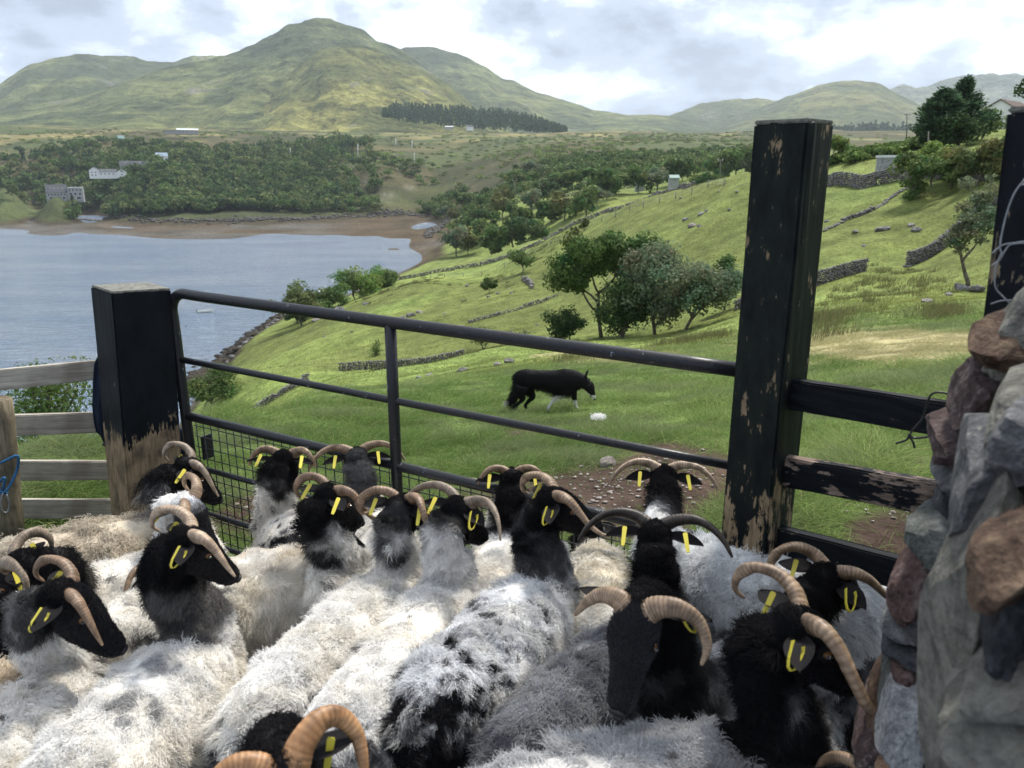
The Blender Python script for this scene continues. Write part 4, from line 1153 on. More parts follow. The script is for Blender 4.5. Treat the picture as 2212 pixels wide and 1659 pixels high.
    headm = s_ > 2.12
    fl_ = (~headm) & (~leg)
    # lock field: neighbours lean the same way and meet in tips
    fq = 30.0
    lock = np.stack([fbm(rt * fq + 3.1, 2, seed + 21), fbm(rt * fq + 9.7, 2, seed + 22), fbm(rt * fq + 15.2, 2, seed + 23)], 1)
    sw = np.stack([fbm(rt * 11 + 3.1, 2, seed + 31), fbm(rt * 11 + 9.7, 2, seed + 32), fbm(rt * 11 + 15.2, 2, seed + 33)], 1)
    comb = np.array(ax) * 0.45 + np.array([0, 0, -0.35])
    dv = nn * (0.62 - 0.2 * shag) + comb * (0.55 + 0.3 * shag) + sw * 1.25 + rng.normal(size=(n, 3)) * 0.20
    dv /= np.linalg.norm(dv, axis=1)[:, None]
    Ln = length * (0.75 + 0.5 * rng.random(n)) * (1 + 0.45 * fbm(rt * 16, 2, seed + 41) + 0.60 * vnoise(rt * 42, seed + 42))
    Ln = np.where((s_ > 1.15) & fl_, Ln * 0.85, Ln)
    Ln = np.where(s_ > 1.95, np.minimum(Ln, 0.011), Ln)
    clump = lock * (Ln * (0.75 + 0.4 * shag))[:, None]
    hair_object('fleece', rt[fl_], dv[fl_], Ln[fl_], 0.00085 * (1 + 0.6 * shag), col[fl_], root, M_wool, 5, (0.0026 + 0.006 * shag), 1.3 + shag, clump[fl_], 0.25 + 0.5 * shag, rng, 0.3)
    hh_ = headm | leg
    # face hair lies back along the head
    for sd in (1, -1):      # no hair over the eyes
        ec = np.array(Pp + M3 @ Vector((.066 * hd, sd * .053 * hd, 0)))
        hh_ = hh_ & (np.linalg.norm(rt - ec, axis=1) > 0.019 * hd)
    m = int(hh_.sum())
    dvh = nn[hh_] * 0.55 - np.array(f) * 0.8 + rng.normal(size=(m, 3)) * 0.15
    dvh /= np.linalg.norm(dvh, axis=1)[:, None]
    hair_object('face_hair', rt[hh_], dvh, np.full(m, 0.007) * (0.6 + 0.8 * rng.random(m)), 0.0008, col[hh_] * np.array([1.1, 1.15, 1.3]), root, M_facehair, 2, 0, 1, None, 0.0, rng, 0.3)  # the tint puts a bluish sheen into the hair colour
    # ---- horns, ears, eyes, nostrils (head frame)
    M3t = M3 * hd
    hx = empty_child_parts = root
    def place(o): o.location = Pp; return o
    hsd = M3
    for sd, kd in ((1, horns[0]), (-1, horns[1])):
        if kd: place(make_horn(root, hsd, kd, sd, horn_r, tone, hsc, seed + (sd > 0)))
    for sd, tk, dr, bk in ((1, tags[0], ear_droop[0], ear_back[0]), (-1, tags[1], ear_droop[1], ear_back[1])):
        root['_org'] = tuple(org + Pp)
        e = place(make_ear(root, M3t, sd, dr, bk, tk, seed=seed))
        for ch in e.children: pass
    for sd in (1, -1):
        bm = bmesh.new(); bmesh.ops.create_uvsphere(bm, u_segments=12, v_segments=8, radius=0.0108 * hd * eye_sc)
        em = bpy.data.meshes.new('eye'); bm.to_mesh(em); bm.free()
        e = obj('eye', em, M_eye, root); e.location = Pp + M3 @ Vector((.066 * hd, sd * .0500 * hd, .000 * hd))
        bm = bmesh.new(); bmesh.ops.create_uvsphere(bm, u_segments=10, v_segments=6, radius=0.0062 * hd * eye_sc)
        pm = bpy.data.meshes.new('pupil'); bm.to_mesh(pm); bm.free()
        pu = obj('pupil', pm, M_pupil, e); pu.location = M3 @ Vector((0.004 * hd, sd * .0085 * hd, 0)); pu.scale = (1.3, 1.3, 0.7)
    nz_ = obj('nose', bpy.data.meshes.new('nose'), M_nose, root)
    bm = bmesh.new(); bmesh.ops.create_uvsphere(bm, u_segments=12, v_segments=8, radius=1)
    for v_ in bm.verts: v_.co = M3 @ Vector((v_.co.x * .010 * hd, v_.co.y * .021 * hd, v_.co.z * .016 * hd))
    bm.to_mesh(nz_.data); bm.free(); nz_.location = Pp + M3 @ Vector((.219 * hd, 0, -.034 * hd))
    del root['_org']
    return root
# ------------------------------------------------------------------ the flock (positions read off the photograph, 2212 wide)
N1, N2 = 26000, 15000
sheep('shaggy ewe with long dirty curly locks and black face beside the left gate post', (-110, 1210), (330, 1100), (408, 1008), (500, 1080),
      zb=-1.06, zp=-0.93, muz_dz=-0.15, wool=np.array([.66, .60, .50]), under=np.array([.40, .33, .24]), neck=(1.55, 1.72), neck_col=GREY, horns=('back', 'fwd'), tone='grey', tags=('flat', 'flat'),
      length=0.048, shag=1.0, n=24000, mottle=0.25, speck_col=np.array([.20, .15, .10]), wid=1.1)
sheep('white sheep with black eye patch and white nape just in front of the shaggy ewe', (70, 1270), (372, 1168), (402, 1090), (478, 1180),
      neck=(2.1, 2.25), speck=0.05, horns=('back', 'fwd'), tone='tan', head_white=0.35, n=N2, length=0.021)
sheep('cream sheep seen from behind its rump between the dark-necked ewe and the gate', (612, 1185), (430, 1215), (350, 1235), (300, 1290), zp=-1.12, zb=-1.12,
      wool=WHITE, under=np.array([.70, .58, .40]), neck=(1.3, 1.6), horns=('wide', 'wide'), n=N2, length=0.022, tags=(None, None))
sheep('speckled grey-white sheep with black nape facing the mesh of the gate, left of two', (700, 1215), (612, 1085), (612, 992), (640, 1040),
      zb=-1.12, zp=-0.96, neck=(1.62, 1.74), speck=0.28, speck_col=np.array([.12, .12, .13]), speck_scale=24, mottle=0.25, horns=('wide', 'wide'), tone='tan', n=N2,
      patches=((0.45, 0.08, 0.10, 0.12, BLACK * 1.5, 1.0),), hsc=0.9)
sheep('white sheep with dark grey nape facing the gate beside its centre upright', (880, 1220), (800, 1078), (770, 985), (765, 1020),
      zb=-1.12, zp=-0.97, neck=(1.38, 2.02), neck_col=np.array([.07, .07, .075]), horns=('out', 'out'), tone='tan', n=N2, patches=((0.3, -0.15, 0.18, 0.12, DGREY, 0.8),))
sheep('sheep at the far left edge with curled horns and a fuzzy dark nape', (-130, 1480), (62, 1280), (38, 1222), (-30, 1330),
      zp=-0.93, wool=CREAM, under=np.array([.66, .52, .36]), neck=(1.05, 1.6), neck_col=BLACK, horns=('curl', 'curl'), tone='grey', n=N2, length=0.027)
sheep('white sheep with a solid black curly neck and a white tuft between its brown horns', (225, 1300), (700, 1195), (712, 1068), (800, 1120),
      zb=-1.12, zp=-0.90, neck=(1.52, 1.64), horns=('curl', 'long'), tone='brown', speck=0.10, n=18000, patches=(), under=np.array([.74, .68, .56]), hsc=0.95)
sheep('sheep in black profile at the left with white streaks behind its horns', (-95, 1650), (105, 1420), (140, 1288), (288, 1385),
      zb=-1.10, zp=-0.90, muz_dz=-0.15, neck=(1.72, 1.95), speck=0.16, horns=('back', 'fwd'), tone='brown', tags=('flat', 'fold'), n=N1, head_sc=1.14, head_white=0.25, length=0.021)
sheep('large white sheep with a dark grey neck and pink-tipped horns turned to the right', (160, 1590), (405, 1345), (408, 1165), (535, 1235),
      zb=-1.07, zp=-0.83, muz_dz=-0.125, neck=(1.18, 1.62), neck_col=np.array([.10, .092, .088]), horns=('back', 'fwd'), tone='pale', tags=('flat', 'fold'), n=32000, length=0.021, horn_r=0.023,
      patches=((0.62, -0.02, 0.0, 0.05, GREY, 0.6), (0.3, -0.05, 0.0, 0.040, GREY * .7, 0.7)), wid=1.12)
sheep('white sheep with a dark grey patch on its rump and a mottled nape', (560, 1470), (850, 1205), (868, 1090), (960, 1110),
      zb=-1.07, zp=-0.90, neck=(1.75, 1.95), speck=0.12, horns=('curl', 'curl'), tone='brown', n=30000, patches=((-0.16, 0.02, 0.20, 0.10, DGREY, 1.0), (-0.12, 0.02, 0.10, 0.05, DGREY, .9)), head_white=0.15, wid=1.1, length=0.024)
sheep('white sheep with black blotches down its nape and wide grey horns', (742, 1490), (955, 1235), (992, 1098), (1062, 1150),
      zb=-1.07, zp=-0.88, neck=(1.78, 1.98), speck=0.14, speck_col=BLACK * 2, horns=('out', 'out'), tone='grey', tags=('flat', 'fold'), n=28000, hsc=1.1, patches=((-0.10, -0.05, 0.10, 0.045, DGREY, .9), (0.0, 0.10, 0.28, 0.09, DGREY, .9)), head_white=0.1)
sheep('slim white sheep with black nape and short level horns against the gate', (1055, 1290), (1090, 1110), (1106, 1030), (1104, 1050),
      zb=-1.13, zp=-0.98, neck=(1.55, 1.72), horns=('wide', 'wide'), tone='tan', n=N2, wid=0.9, hsc=0.85, ear_droop=(0.05, 0.05))
sheep('large salt-and-pepper ewe with black rump and a black head turned right over its neighbour', (935, 1440), (1165, 1225), (1195, 1078), (1335, 1140),
      zb=-1.05, zp=-0.87, muz_dz=-0.105, neck=(1.32, 1.62), neck_col=np.array([.06, .06, .062]), speck=0.36, speck_col=np.array([.055, .055, .06]), speck_scale=30, mottle=0.28, horns=('back', 'long'), tone='tan', tags=('flat', 'fold'), n=34000,
      wool=np.array([.82, .83, .85]), under=np.array([.76, .74, .68]), patches=((-0.16, -0.06, 0.17, 0.16, BLACK * 1.4, 1.0), (0.1, 0.12, 0.28, 0.12, BLACK * 2, 0.9)), wid=1.1, horn_r=0.023, head_sc=1.08)
sheep('white sheep with creamy pointed horns looking over the gate next to the tall post', (1820, 1225), (1515, 1150), (1434, 1025), (1430, 1040),
      zb=-0.96, zp=-0.92, neck=(1.50, 1.66), horns=('out', 'out'), tone='pale', n=26000, mottle=0.06, wool=np.array([.90, .91, .92]), under=np.array([.76, .76, .74]), wid=1.15, speck=0.06, length=0.027)
sheep('cream sheep wedged behind the dark-horned one with its head down', (1308, 1255), (1290, 1165), (1270, 1130), (1290, 1110),
      zp=-1.18, zb=-1.13, wool=WHITE, under=np.array([.72, .64, .48]), neck=(1.3, 1.6), horns=(None, None), tags=(None, None), n=12000)
sheep('grey sheep with wide black horns and dark brown nape seen from straight behind', (1150, 1520), (1385, 1315), (1415, 1150), (1418, 1185),
      zb=-1.08, zp=-0.86, neck=(1.12, 1.52), neck_col=np.array([.055, .052, .054]), wool=np.array([.30, .31, .33]), under=np.array([.19, .19, .20]), mottle=0.5, speck_col=np.array([.10, .10, .11]), horns=('out', 'out'), tone='dark', n=26000, hsc=1.12, horn_r=0.022)
sheep('black-faced sheep looking at the camera with orange eyes and ringed tan horns', (1700, 1330), (1560, 1400), (1378, 1322), (1336, 1500),
      zb=-1.10, zp=-0.80, muz_dz=-0.120, neck=(1.1, 1.45), neck_col=np.array([.03, .03, .03]), wool=np.array([.55, .56, .57]), under=np.array([.40, .40, .40]), mottle=0.5, speck=0.2, horns=('side', 'sideb'), tone='tan', tags=('fold', None), n=22000, hsc=1.0, horn_r=0.025, head_sc=1.13, eye_sc=0.95)
sheep('black-headed sheep behind the nearest ram-horned one, close to the right fence', (1960, 1330), (1850, 1330), (1790, 1245), (1912, 1290),
      zb=-1.12, zp=-0.88, neck=(0.9, 1.2), neck_col=BLACK, wool=GREY, under=GREY, horns=('back', 'fwd'), tone='tan', tags=('flat', 'fold'), n=18000, horn_r=0.023, hsc=1.1)
sheep('nearest black sheep by the stone wall with one heavy ribbed horn curling past its cheek', (1090, 1690), (1640, 1560), (1722, 1348), (1892, 1475),
      zb=-1.00, zp=-0.78, muz_dz=-0.125, neck=(1.28, 1.42), neck_col=BLACK, wool=np.array([.56, .56, .565]), under=np.array([.40, .40, .405]), mottle=0.45, speck=0.10, speck_col=np.array([.10, .095, .09]),
      horns=('back', 'hook'), tone='tan', tags=('flat', 'fold'), n=36000, hsc=1.22, horn_r=0.024, length=0.027, head_sc=1.1, wid=1.1)
sheep('ginger-horned black sheep at the bottom edge facing the camera', (560, 1900), (600, 1800), (606, 1672), (655, 1940),
      zb=-1.00, zp=-0.76, muz_dz=-0.12, neck=(0.8, 1.2), neck_col=BLACK, wool=GREY, under=GREY, horns=('bigarc', 'arc'), tone='ginger', tags=('flat', None), n=14000, hsc=0.74, horn_r=0.023)
sheep('mottled grey sheep filling the bottom right corner beside the wall', (1500, 1860), (1800, 1660), (1900, 1760), (2000, 1850),
      zb=-1.02, zp=-1.0, neck=(1.3, 1.6), wool=np.array([.42, .42, .43]), under=np.array([.30, .29, .28]), mottle=0.6, speck=0.15, horns=('wide', 'wide'), n=16000, tags=(None, None))
# ================================================================== VEGETATION
def leaf_mat(name, jit=0.3):
    b = NB(name)
    b.base(b.attr()); b.rough(0.75); b.spec(0.15)
    tr = b.n('ShaderNodeBsdfTranslucent'); vm = b.n('ShaderNodeVectorMath', operation='SCALE'); b.l(b.attr(), vm.inputs[0]); vm.inputs['Scale'].default_value = 1.3
    b.l(vm.outputs[0], tr.inputs[0]); mx = b.n('ShaderNodeMixShader'); mx.inputs[0].default_value = 0.28
    b.l(b.b.outputs[0], mx.inputs[1]); b.l(tr.outputs[0], mx.inputs[2]); b.l(mx.outputs[0], b.out.inputs[0])
    return b.m
M_leaf = leaf_mat('leaves')
M_bark = simple('bark', (0.15, 0.13, 0.105), 0.9, 0.1, 0.4, 6, bump=0.6)
M_bark_pale = simple('dead_wood', (0.33, 0.31, 0.28), 0.9, 0.1, 0.25, 4)
M_grassblade = fibre_mat('grass_blade', 0.7, 0.2, 0.35, 0.25)

def leaf_cloud(cent, rad_, size, n, rng, col, var=0.35, gap=0.25, seed=0, flat=0.75):
    """quads scattered in clumps: cent (k,3) clump centres, rad_ (k,) radii"""
    k = len(cent)
    w = rad_ ** 2; w = w / w.sum()
    ci = rng.choice(k, n, p=w)
    d = rng.normal(size=(n, 3)); d /= np.linalg.norm(d, axis=1)[:, None]
    rr = rng.random(n) ** 0.45
    p = cent[ci] + d * (rad_[ci] * rr)[:, None] * np.array([1, 1, flat])
    keep = vnoise(p / (rad_.mean() * 0.8) + seed, seed) > -gap - 0.35
    p, d, ci, rr = p[keep], d[keep], ci[keep], rr[keep]; n = len(p)
    nr = d * 0.9 + rng.normal(size=(n, 3)) * 0.55 + np.array([0, 0, 0.35]); nr /= np.linalg.norm(nr, axis=1)[:, None]
    a = np.cross(nr, rng.normal(size=(n, 3))); a /= np.linalg.norm(a, axis=1)[:, None] + 1e-9
    b_ = np.cross(nr, a)
    s = size * rng.uniform(0.6, 1.35, n)
    a *= s[:, None]; b_ *= (s * rng.uniform(0.45, 0.9, n))[:, None]
    v = np.stack([p - a * 0.9 , p - b_ * 0.8 + a * 0.1, p + a, p + b_ * 0.8 - a * 0.1], 1).reshape(-1, 3)
    f = np.arange(n * 4).reshape(-1, 4)
    tone = 1 + var * (0.6 * rng.normal(size=n) * 0.6 + 0.7 * rng.normal(size=k)[ci] * 0.5)
    tone = np.clip(tone, 0.45, 1.9)
    c = np.array(col)[None, :] * tone[:, None]
    c[:, 0] *= 1 + 0.25 * rng.normal(size=k)[ci] * 0.6
    c = np.clip(c, 0.004, 0.9)
    return v, f, np.repeat(c, 4, axis=0)
def limb_chunks(rng, h, spread, levels=3, r0=0.16, lean=(0, 0), forks=4, low=0.18):
    out, tips = [], []
    def grow(p, d, L, r, lv):
        n = 5
        pts = [p]; q = p; dd = d
        for i in range(n):
            dd = (dd + Vector(rng.normal(size=3)) * 0.16 + Vector((0, 0, 0.06))).normalized(); q = q + dd * (L / n); pts.append(q)
        rs = np.linspace(r, r * 0.55, n + 1)
        out.append(loft([tuple(x) for x in pts], rs, rs, (0.3, 0.9, 0.1), 6 if lv else 8))
        if lv >= levels: tips.append(q); return
        for _ in range(forks if lv == 0 else 3):
            sd = Vector(rng.normal(size=3)); sd.z = abs(sd.z) * 0.4; sd.normalize()
            nd = (dd * 0.75 + sd * spread).normalized()
            grow(pts[rng.integers(n - 1, n + 1)] if lv else pts[rng.integers(2, n + 1)], nd, L * rng.uniform(0.55, 0.8), r * 0.55, lv + 1)
        if lv: tips.append(q)
    grow(Vector((0, 0, -0.3)), Vector((lean[0], lean[1], 1)).normalized(), h * low * 2, r0, 0)
    return out, tips
GREENS = {'oak': (.045, .075, .020), 'olive': (.070, .085, .030), 'pine': (.022, .042, .020), 'hawthorn': (.055, .085, .025), 'bright': (.085, .125, .030), 'gorse': (.080, .100, .035), 'willow': (.080, .098, .056), 'dark': (.030, .052, .018)}
GREENS = {k: tuple(1.75 * c for c in v) for k, v in GREENS.items()}
_mesh_cache = {}
def tree_meshes(kind, seed, h, w, leafn, leafs, levels=3, green='oak', low=0.2, lean=(0, 0), clumpr=0.16, forks=4, spread=1.0, fill=0):
    rng = np.random.default_rng(seed)
    ch, tips = limb_chunks(rng, h, spread, levels, 0.022 * h, lean, forks, low)
    tip = np.array([list(t) for t in tips])
    # fit crown into the wanted outline
    lo, hi = tip.min(0), tip.max(0)
    mn = np.array([-w / 2, -w / 2, h * 0.30]); mx = np.array([w / 2, w / 2, h * 0.93])
    cen0 = (lo + hi) / 2
    sx = w * 0.82 / max(hi[0] - lo[0], hi[1] - lo[1], 1e-3); sz = (h * 0.93) / max(hi[2], 1e-3)
    def fit(v):
        v = v.copy(); k = np.clip(v[:, 2] / max(h * 0.3, .1), 0, 1)[:, None]
        v[:, :2] = v[:, :2] * (sx * k + 1 * (1 - k)) - (cen0[:2] * sx - np.array(lean) * 0.25 * h) * k * 0.85
        v[:, 2] *= sz; return v
    ch = [(fit(v), q, t) for v, q, t in ch]; tip = fit(tip)
    if fill:
        ex = rng.normal(size=(fill, 3)) * np.array([w * .24, w * .24, h * .14]) + np.array([0, 0, h * 0.55]); tip = np.vstack([tip, ex])
    trunk = mixed_mesh('trunk', ch)
    rd = rng.uniform(0.65, 1.25, len(tip)) * clumpr * w
    v, f, c = leaf_cloud(tip, rd, leafs, leafn, rng, GREENS[green], seed=seed)
    crown = mesh_np('crown', v, f, c)
    return trunk, crown
def tree(name, label, base, h, w, leafn=2600, leafs=0.12, cat='tree', group=None, key=None, rz=0.0, sc=1.0, bark=None, **kw):
    if key and key in _mesh_cache: tr, cr, h0, w0 = _mesh_cache[key]
    else:
        tr, cr = tree_meshes(name, kw.pop('seed', 1), h, w, leafn, leafs, **kw); h0, w0 = h, w
        if key: _mesh_cache[key] = (tr, cr, h, w)
    root = empty(name, base, rz); tag(root, label, cat, group)
    root.scale = (w / w0 * sc, w / w0 * sc, h / h0 * sc)
    obj('trunk', tr, bark or M_bark, root); obj('crown', cr, M_leaf, root)
    return root

def TR(px, py, R): return GPY(px, py, R)
# the big open tree and its neighbours beyond the gate
big = tree('spreading_tree', 'open-crowned dark green tree with several bare trunks, largest on the slope beyond the gate', TR(1300, 728, 63), 8.6, 9.4, 17000, 0.15, seed=5, levels=3, forks=5, low=0.22, clumpr=0.115, spread=1.15, green='oak')
tree('willow_tree', 'grey-green bushy willow leaning behind the largest tree', TR(1415, 730, 60), 7.2, 7.2, 15000, 0.13, seed=8, green='willow', low=0.12, clumpr=0.17, forks=5, fill=14, lean=(0.15, 0))
tree('willow_tree', 'low grey-green willow with a slanting trunk at the right of the clump', TR(1475, 727, 57), 5.0, 6.6, 12000, 0.12, seed=9, green='willow', low=0.12, clumpr=0.17, lean=(0.5, 0), forks=5, fill=10)
tree('leafy_tree', 'narrow dark tree standing just left of the tall black post', TR(1566, 668, 64), 4.4, 2.6, 4500, 0.12, seed=10, green='oak', low=0.25, clumpr=0.22)
tree('thorn_bush', 'dark thorn bush low under the left side of the largest tree', TR(1222, 722, 62), 2.6, 3.6, 4200, 0.12, cat='bush', seed=11, green='dark', low=0.1, clumpr=0.2, fill=8)
tree('thorn_bush', 'dense bush between the largest tree and the leaning willow', TR(1345, 736, 60), 4.2, 6.0, 10000, 0.12, cat='bush', seed=12, green='dark', low=0.1, clumpr=0.2, fill=10)
tree('scrub_bush', 'pale thin scrubby bush at the end of the ruined wall behind the gate', TR(1043, 778, 58), 2.0, 2.9, 1500, 0.07, cat='bush', seed=13, green='olive', low=0.12, clumpr=0.17)
tree('scrub_bush', 'bare twiggy bush by a white rock behind the top gate rail', TR(1120, 772, 57), 1.6, 2.6, 500, 0.07, cat='bush', seed=14, green='olive', low=0.12, clumpr=0.17, bark=M_bark_pale)
tree('hawthorn_tree', 'flat-topped hawthorn above the shore, seen just right of the left gate post', TR(455, 862, 72), 4.3, 6.4, 6500, 0.13, seed=15, green='hawthorn', low=0.2, clumpr=0.13, forks=5)
tree('scrub_bush', 'faint thin bush on the slope below the middle gate rail', TR(812, 775, 80), 1.8, 2.6, 700, 0.08, cat='bush', seed=16, green='hawthorn', low=0.1, clumpr=0.2)
tree('leafy_bush', 'leafy bush hanging over the sea bank behind the left fence', GPY(115, 880, 13), 4.3, 2.6, 20000, 0.030, cat='bush', seed=17, green='hawthorn', low=0.12, clumpr=0.19, fill=6)
tree('leafy_bush', 'smaller pale green bush at the foot of the one behind the left fence', GPY(45, 930, 12), 2.2, 1.5, 6000, 0.028, cat='bush', seed=18, green='willow', low=0.12, clumpr=0.19, fill=3)
# shore bushes
for i, (x, y, R, h, w, g, lab) in enumerate((
    (650, 690, 190, 9.5, 11, 'olive', 'tall bush on the rocky shore at the water edge, leftmost of the shore thicket'),
    (705, 640, 205, 6, 12, 'hawthorn', 'rounded shore bush just right of the tall one'), (765, 620, 215, 8, 13, 'bright', 'bright green bush, highest of the shore thicket'),
    (825, 600, 235, 5.5, 12, 'hawthorn', 'bush at the right end of the shore thicket, close to the stone wall'), (640, 668, 200, 6, 7, 'dark', 'dark bush behind the tall one on the shore'))):
    tree('shore_bush', lab, TR(x, y, R), h, w, 3800, 0.42, cat='bush', seed=30 + i, green=g, low=0.1, clumpr=0.19, fill=14, levels=2)
# scattered trees of the slope (pixel column, base y, distance, height, width)
SC_ = [(1056, 572, 130, 2.6, 2.8, 'hawthorn', 'small round tree alone on the slope left of the stone heap'), (1128, 570, 150, 4.2, 5.6, 'hawthorn', 'broad bush on the slope beside a heap of stones'),
       (1242, 515, 165, 2.6, 1.8, 'olive', 'thin small tree near the wire fence, left one of two'), (1262, 505, 170, 2.8, 2.0, 'olive', 'thin small tree near the wire fence, right one of two'),
       (1970, 430, 95, 4.8, 5.0, 'hawthorn', 'rounded hawthorn standing in front of the right field wall'), (2010, 398, 100, 4.6, 5.8, 'bright', 'light green hawthorn on the right field wall'),
       (2055, 395, 96, 3.6, 3.6, 'hawthorn', 'small hawthorn right of the light green one on the field wall'), (2112, 375, 92, 4.6, 5.6, 'olive', 'olive spreading tree below the white house'),
       (2095, 612, 50, 6.3, 3.8, 'willow', 'slender pale ash growing from a rock on the right slope'),
       (1815, 333, 140, 4.5, 4.4, 'bright', 'small tree on the skyline right of the tall black post')]
for i, (x, y, R, h, w, g, lab) in enumerate(SC_):
    tree('field_tree', lab, TR(x, y, R), h, w, 2600 if R > 120 else 4500, 0.10 if R < 80 else 0.2, cat='tree', seed=50 + i, green=g, low=0.2, clumpr=0.16 if i != 8 else 0.12, fill=6 if i != 8 else 0)
# valley trees behind the crest: individually visible, shared meshes
VT = [(1000, 500, 400), (1030, 478, 430), (1010, 520, 380), (1060, 465, 450), (1045, 520, 400), (985, 530, 380), (1065, 500, 330), (1110, 500, 330), (1085, 455, 480), (1130, 470, 400), (1165, 490, 340), (1148, 445, 450),
      (1190, 460, 400), (1205, 415, 520), (1220, 455, 380), (1235, 410, 520), (1265, 452, 360), (1290, 435, 380), (1310, 425, 400), (1335, 440, 300), (1355, 430, 300), (1330, 415, 420), (1380, 408, 420),
      (1420, 395, 420), (1450, 390, 440), (1475, 380, 460), (1505, 388, 300), (1530, 378, 360), (1560, 370, 420), (1590, 366, 430), (1620, 360, 430), (1180, 430, 480), (1095, 430, 560), (1070, 430, 600), (1040, 445, 600),
      (960, 470, 700), (940, 462, 740), (920, 450, 780), (980, 455, 650), (1005, 445, 700), (1120, 415, 600), (1150, 405, 650), (1520, 400, 200), (1395, 425, 230)]
vr = np.random.default_rng(3)
for i, (x, y, R) in enumerate(VT):
    k = i % 6; hh = (11 + vr.uniform(-3, 4)) * (1.0 if R > 300 else 0.6)
    tree('valley_tree', 'broadleaf tree in the valley behind the grassy crest', GPY(x, y, R), hh, hh * vr.uniform(0.9, 1.35), 1500, 0.85, group='trees in the valley behind the crest',
         key=('valley', k), rz=vr.uniform(0, 6), seed=100 + k, green=('oak', 'dark', 'olive', 'oak', 'hawthorn', 'willow')[k], low=0.14, clumpr=0.20, fill=14, levels=2)

# ---- woods: masses of crowns one cannot count
def wood(name, spots, seed, leaf=1.5, per=90, conif=0.0, base_col=('oak', 'dark', 'olive'), trunkc=True):
    rng = np.random.default_rng(seed)
    V, Fc, Cc, off = [], [], [], 0
    for x, y, z, h, w in spots:
        con = rng.random() < conif
        g = np.array(GREENS['pine' if con else base_col[rng.integers(len(base_col))]]) * rng.uniform(0.75, 1.3)
        if con:
            m = int(per * 0.9); t = rng.random(m) ** 0.8; a = rng.uniform(0, 2 * np.pi, m)
            r = w * 0.5 * (1 - t) * rng.uniform(0.6, 1.05, m) + 0.15
            p = np.stack([x + np.cos(a) * r, y + np.sin(a) * r, z + h * (0.12 + 0.88 * t)], 1)
            nr = np.stack([np.cos(a), np.sin(a), np.full(m, 0.6)], 1)
        else:
            m = per; d = rng.normal(size=(m, 3)); d /= np.linalg.norm(d, axis=1)[:, None]; d[:, 2] = np.abs(d[:, 2]) * rng.choice([1, 1, 1, -0.6], m)
            k = 5; sub = rng.normal(size=(k, 3)) * np.array([w * .2, w * .2, h * .10]); ci = rng.integers(0, k, m)
            p = np.array([x, y, z + h * 0.62]) + sub[ci] + d * np.array([w * 0.36, w * 0.36, h * 0.27])
            nr = d
        nr = nr + rng.normal(size=(m, 3)) * 0.45; nr /= np.linalg.norm(nr, axis=1)[:, None]
        aa = np.cross(nr, rng.normal(size=(m, 3))); aa /= np.linalg.norm(aa, axis=1)[:, None] + 1e-9; bb = np.cross(nr, aa)
        s = leaf * rng.uniform(0.6, 1.3, m) * (0.8 if con else 1.0) * (w / 9.0) ** 0.5
        aa *= s[:, None]; bb *= (s * 0.75)[:, None]
        V.append(np.stack([p - aa, p - bb, p + aa, p + bb], 1).reshape(-1, 3))
        c = g[None] * np.clip(1 + 0.33 * rng.normal(size=m), 0.5, 1.8)[:, None]
        Cc.append(np.repeat(c, 4, axis=0)); Fc.append(np.arange(m * 4).reshape(-1, 4) + off); off += m * 4
        if trunkc and rng.random() < 0.5:
            tw = 0.18; v = np.array([[x - tw, y, z - 1], [x + tw, y, z - 1], [x + tw, y, z + h * .7], [x - tw, y, z + h * .7]])
            v2 = v.copy(); v2[:, 0] = x; v2[:, 1] = y + np.array([-tw, tw, tw, -tw])
            for q in (v, v2):
                V.append(q); Fc.append(np.arange(4)[None] + off); off += 4; Cc.append(np.tile(np.array([.16, .145, .125]) * rng.uniform(.6, 1.4), (4, 1)))
    me = mesh_np(name, np.vstack(V), np.vstack(Fc), np.vstack(Cc))
    o = obj(name, me, M_leaf); tag(o, kind='stuff'); return o
def scatter(polys, n, seed, hr, wr):
    """polys: list of (px, py, R, spread px, spread R) gaussian patches"""
    rng = np.random.default_rng(seed); xs, ys, hs, ws_ = [], [], [], []
    for px, R, sx, sr, k, hm in polys:
        m = int(n * k)
        q = [P(a, 600, max(b_, 60)) for a, b_ in zip(px + np.clip(rng.normal(size=m) * .62, -1.25, 1.25) * sx, R + np.clip(rng.normal(size=m) * .62, -1.1, 1.2) * sr)]
        xs += [v.x for v in q]; ys += [v.y for v in q]
        hh = rng.uniform(*hr, m) * hm; hs += list(hh); ws_ += list(rng.uniform(*wr, m) * (0.6 + 0.4 * hm))
    zs = ground(np.array(xs), np.array(ys))
    return [(a, b_, c, d, e) for a, b_, c, d, e in zip(xs, ys, zs, hs, ws_) if c > 2.6]
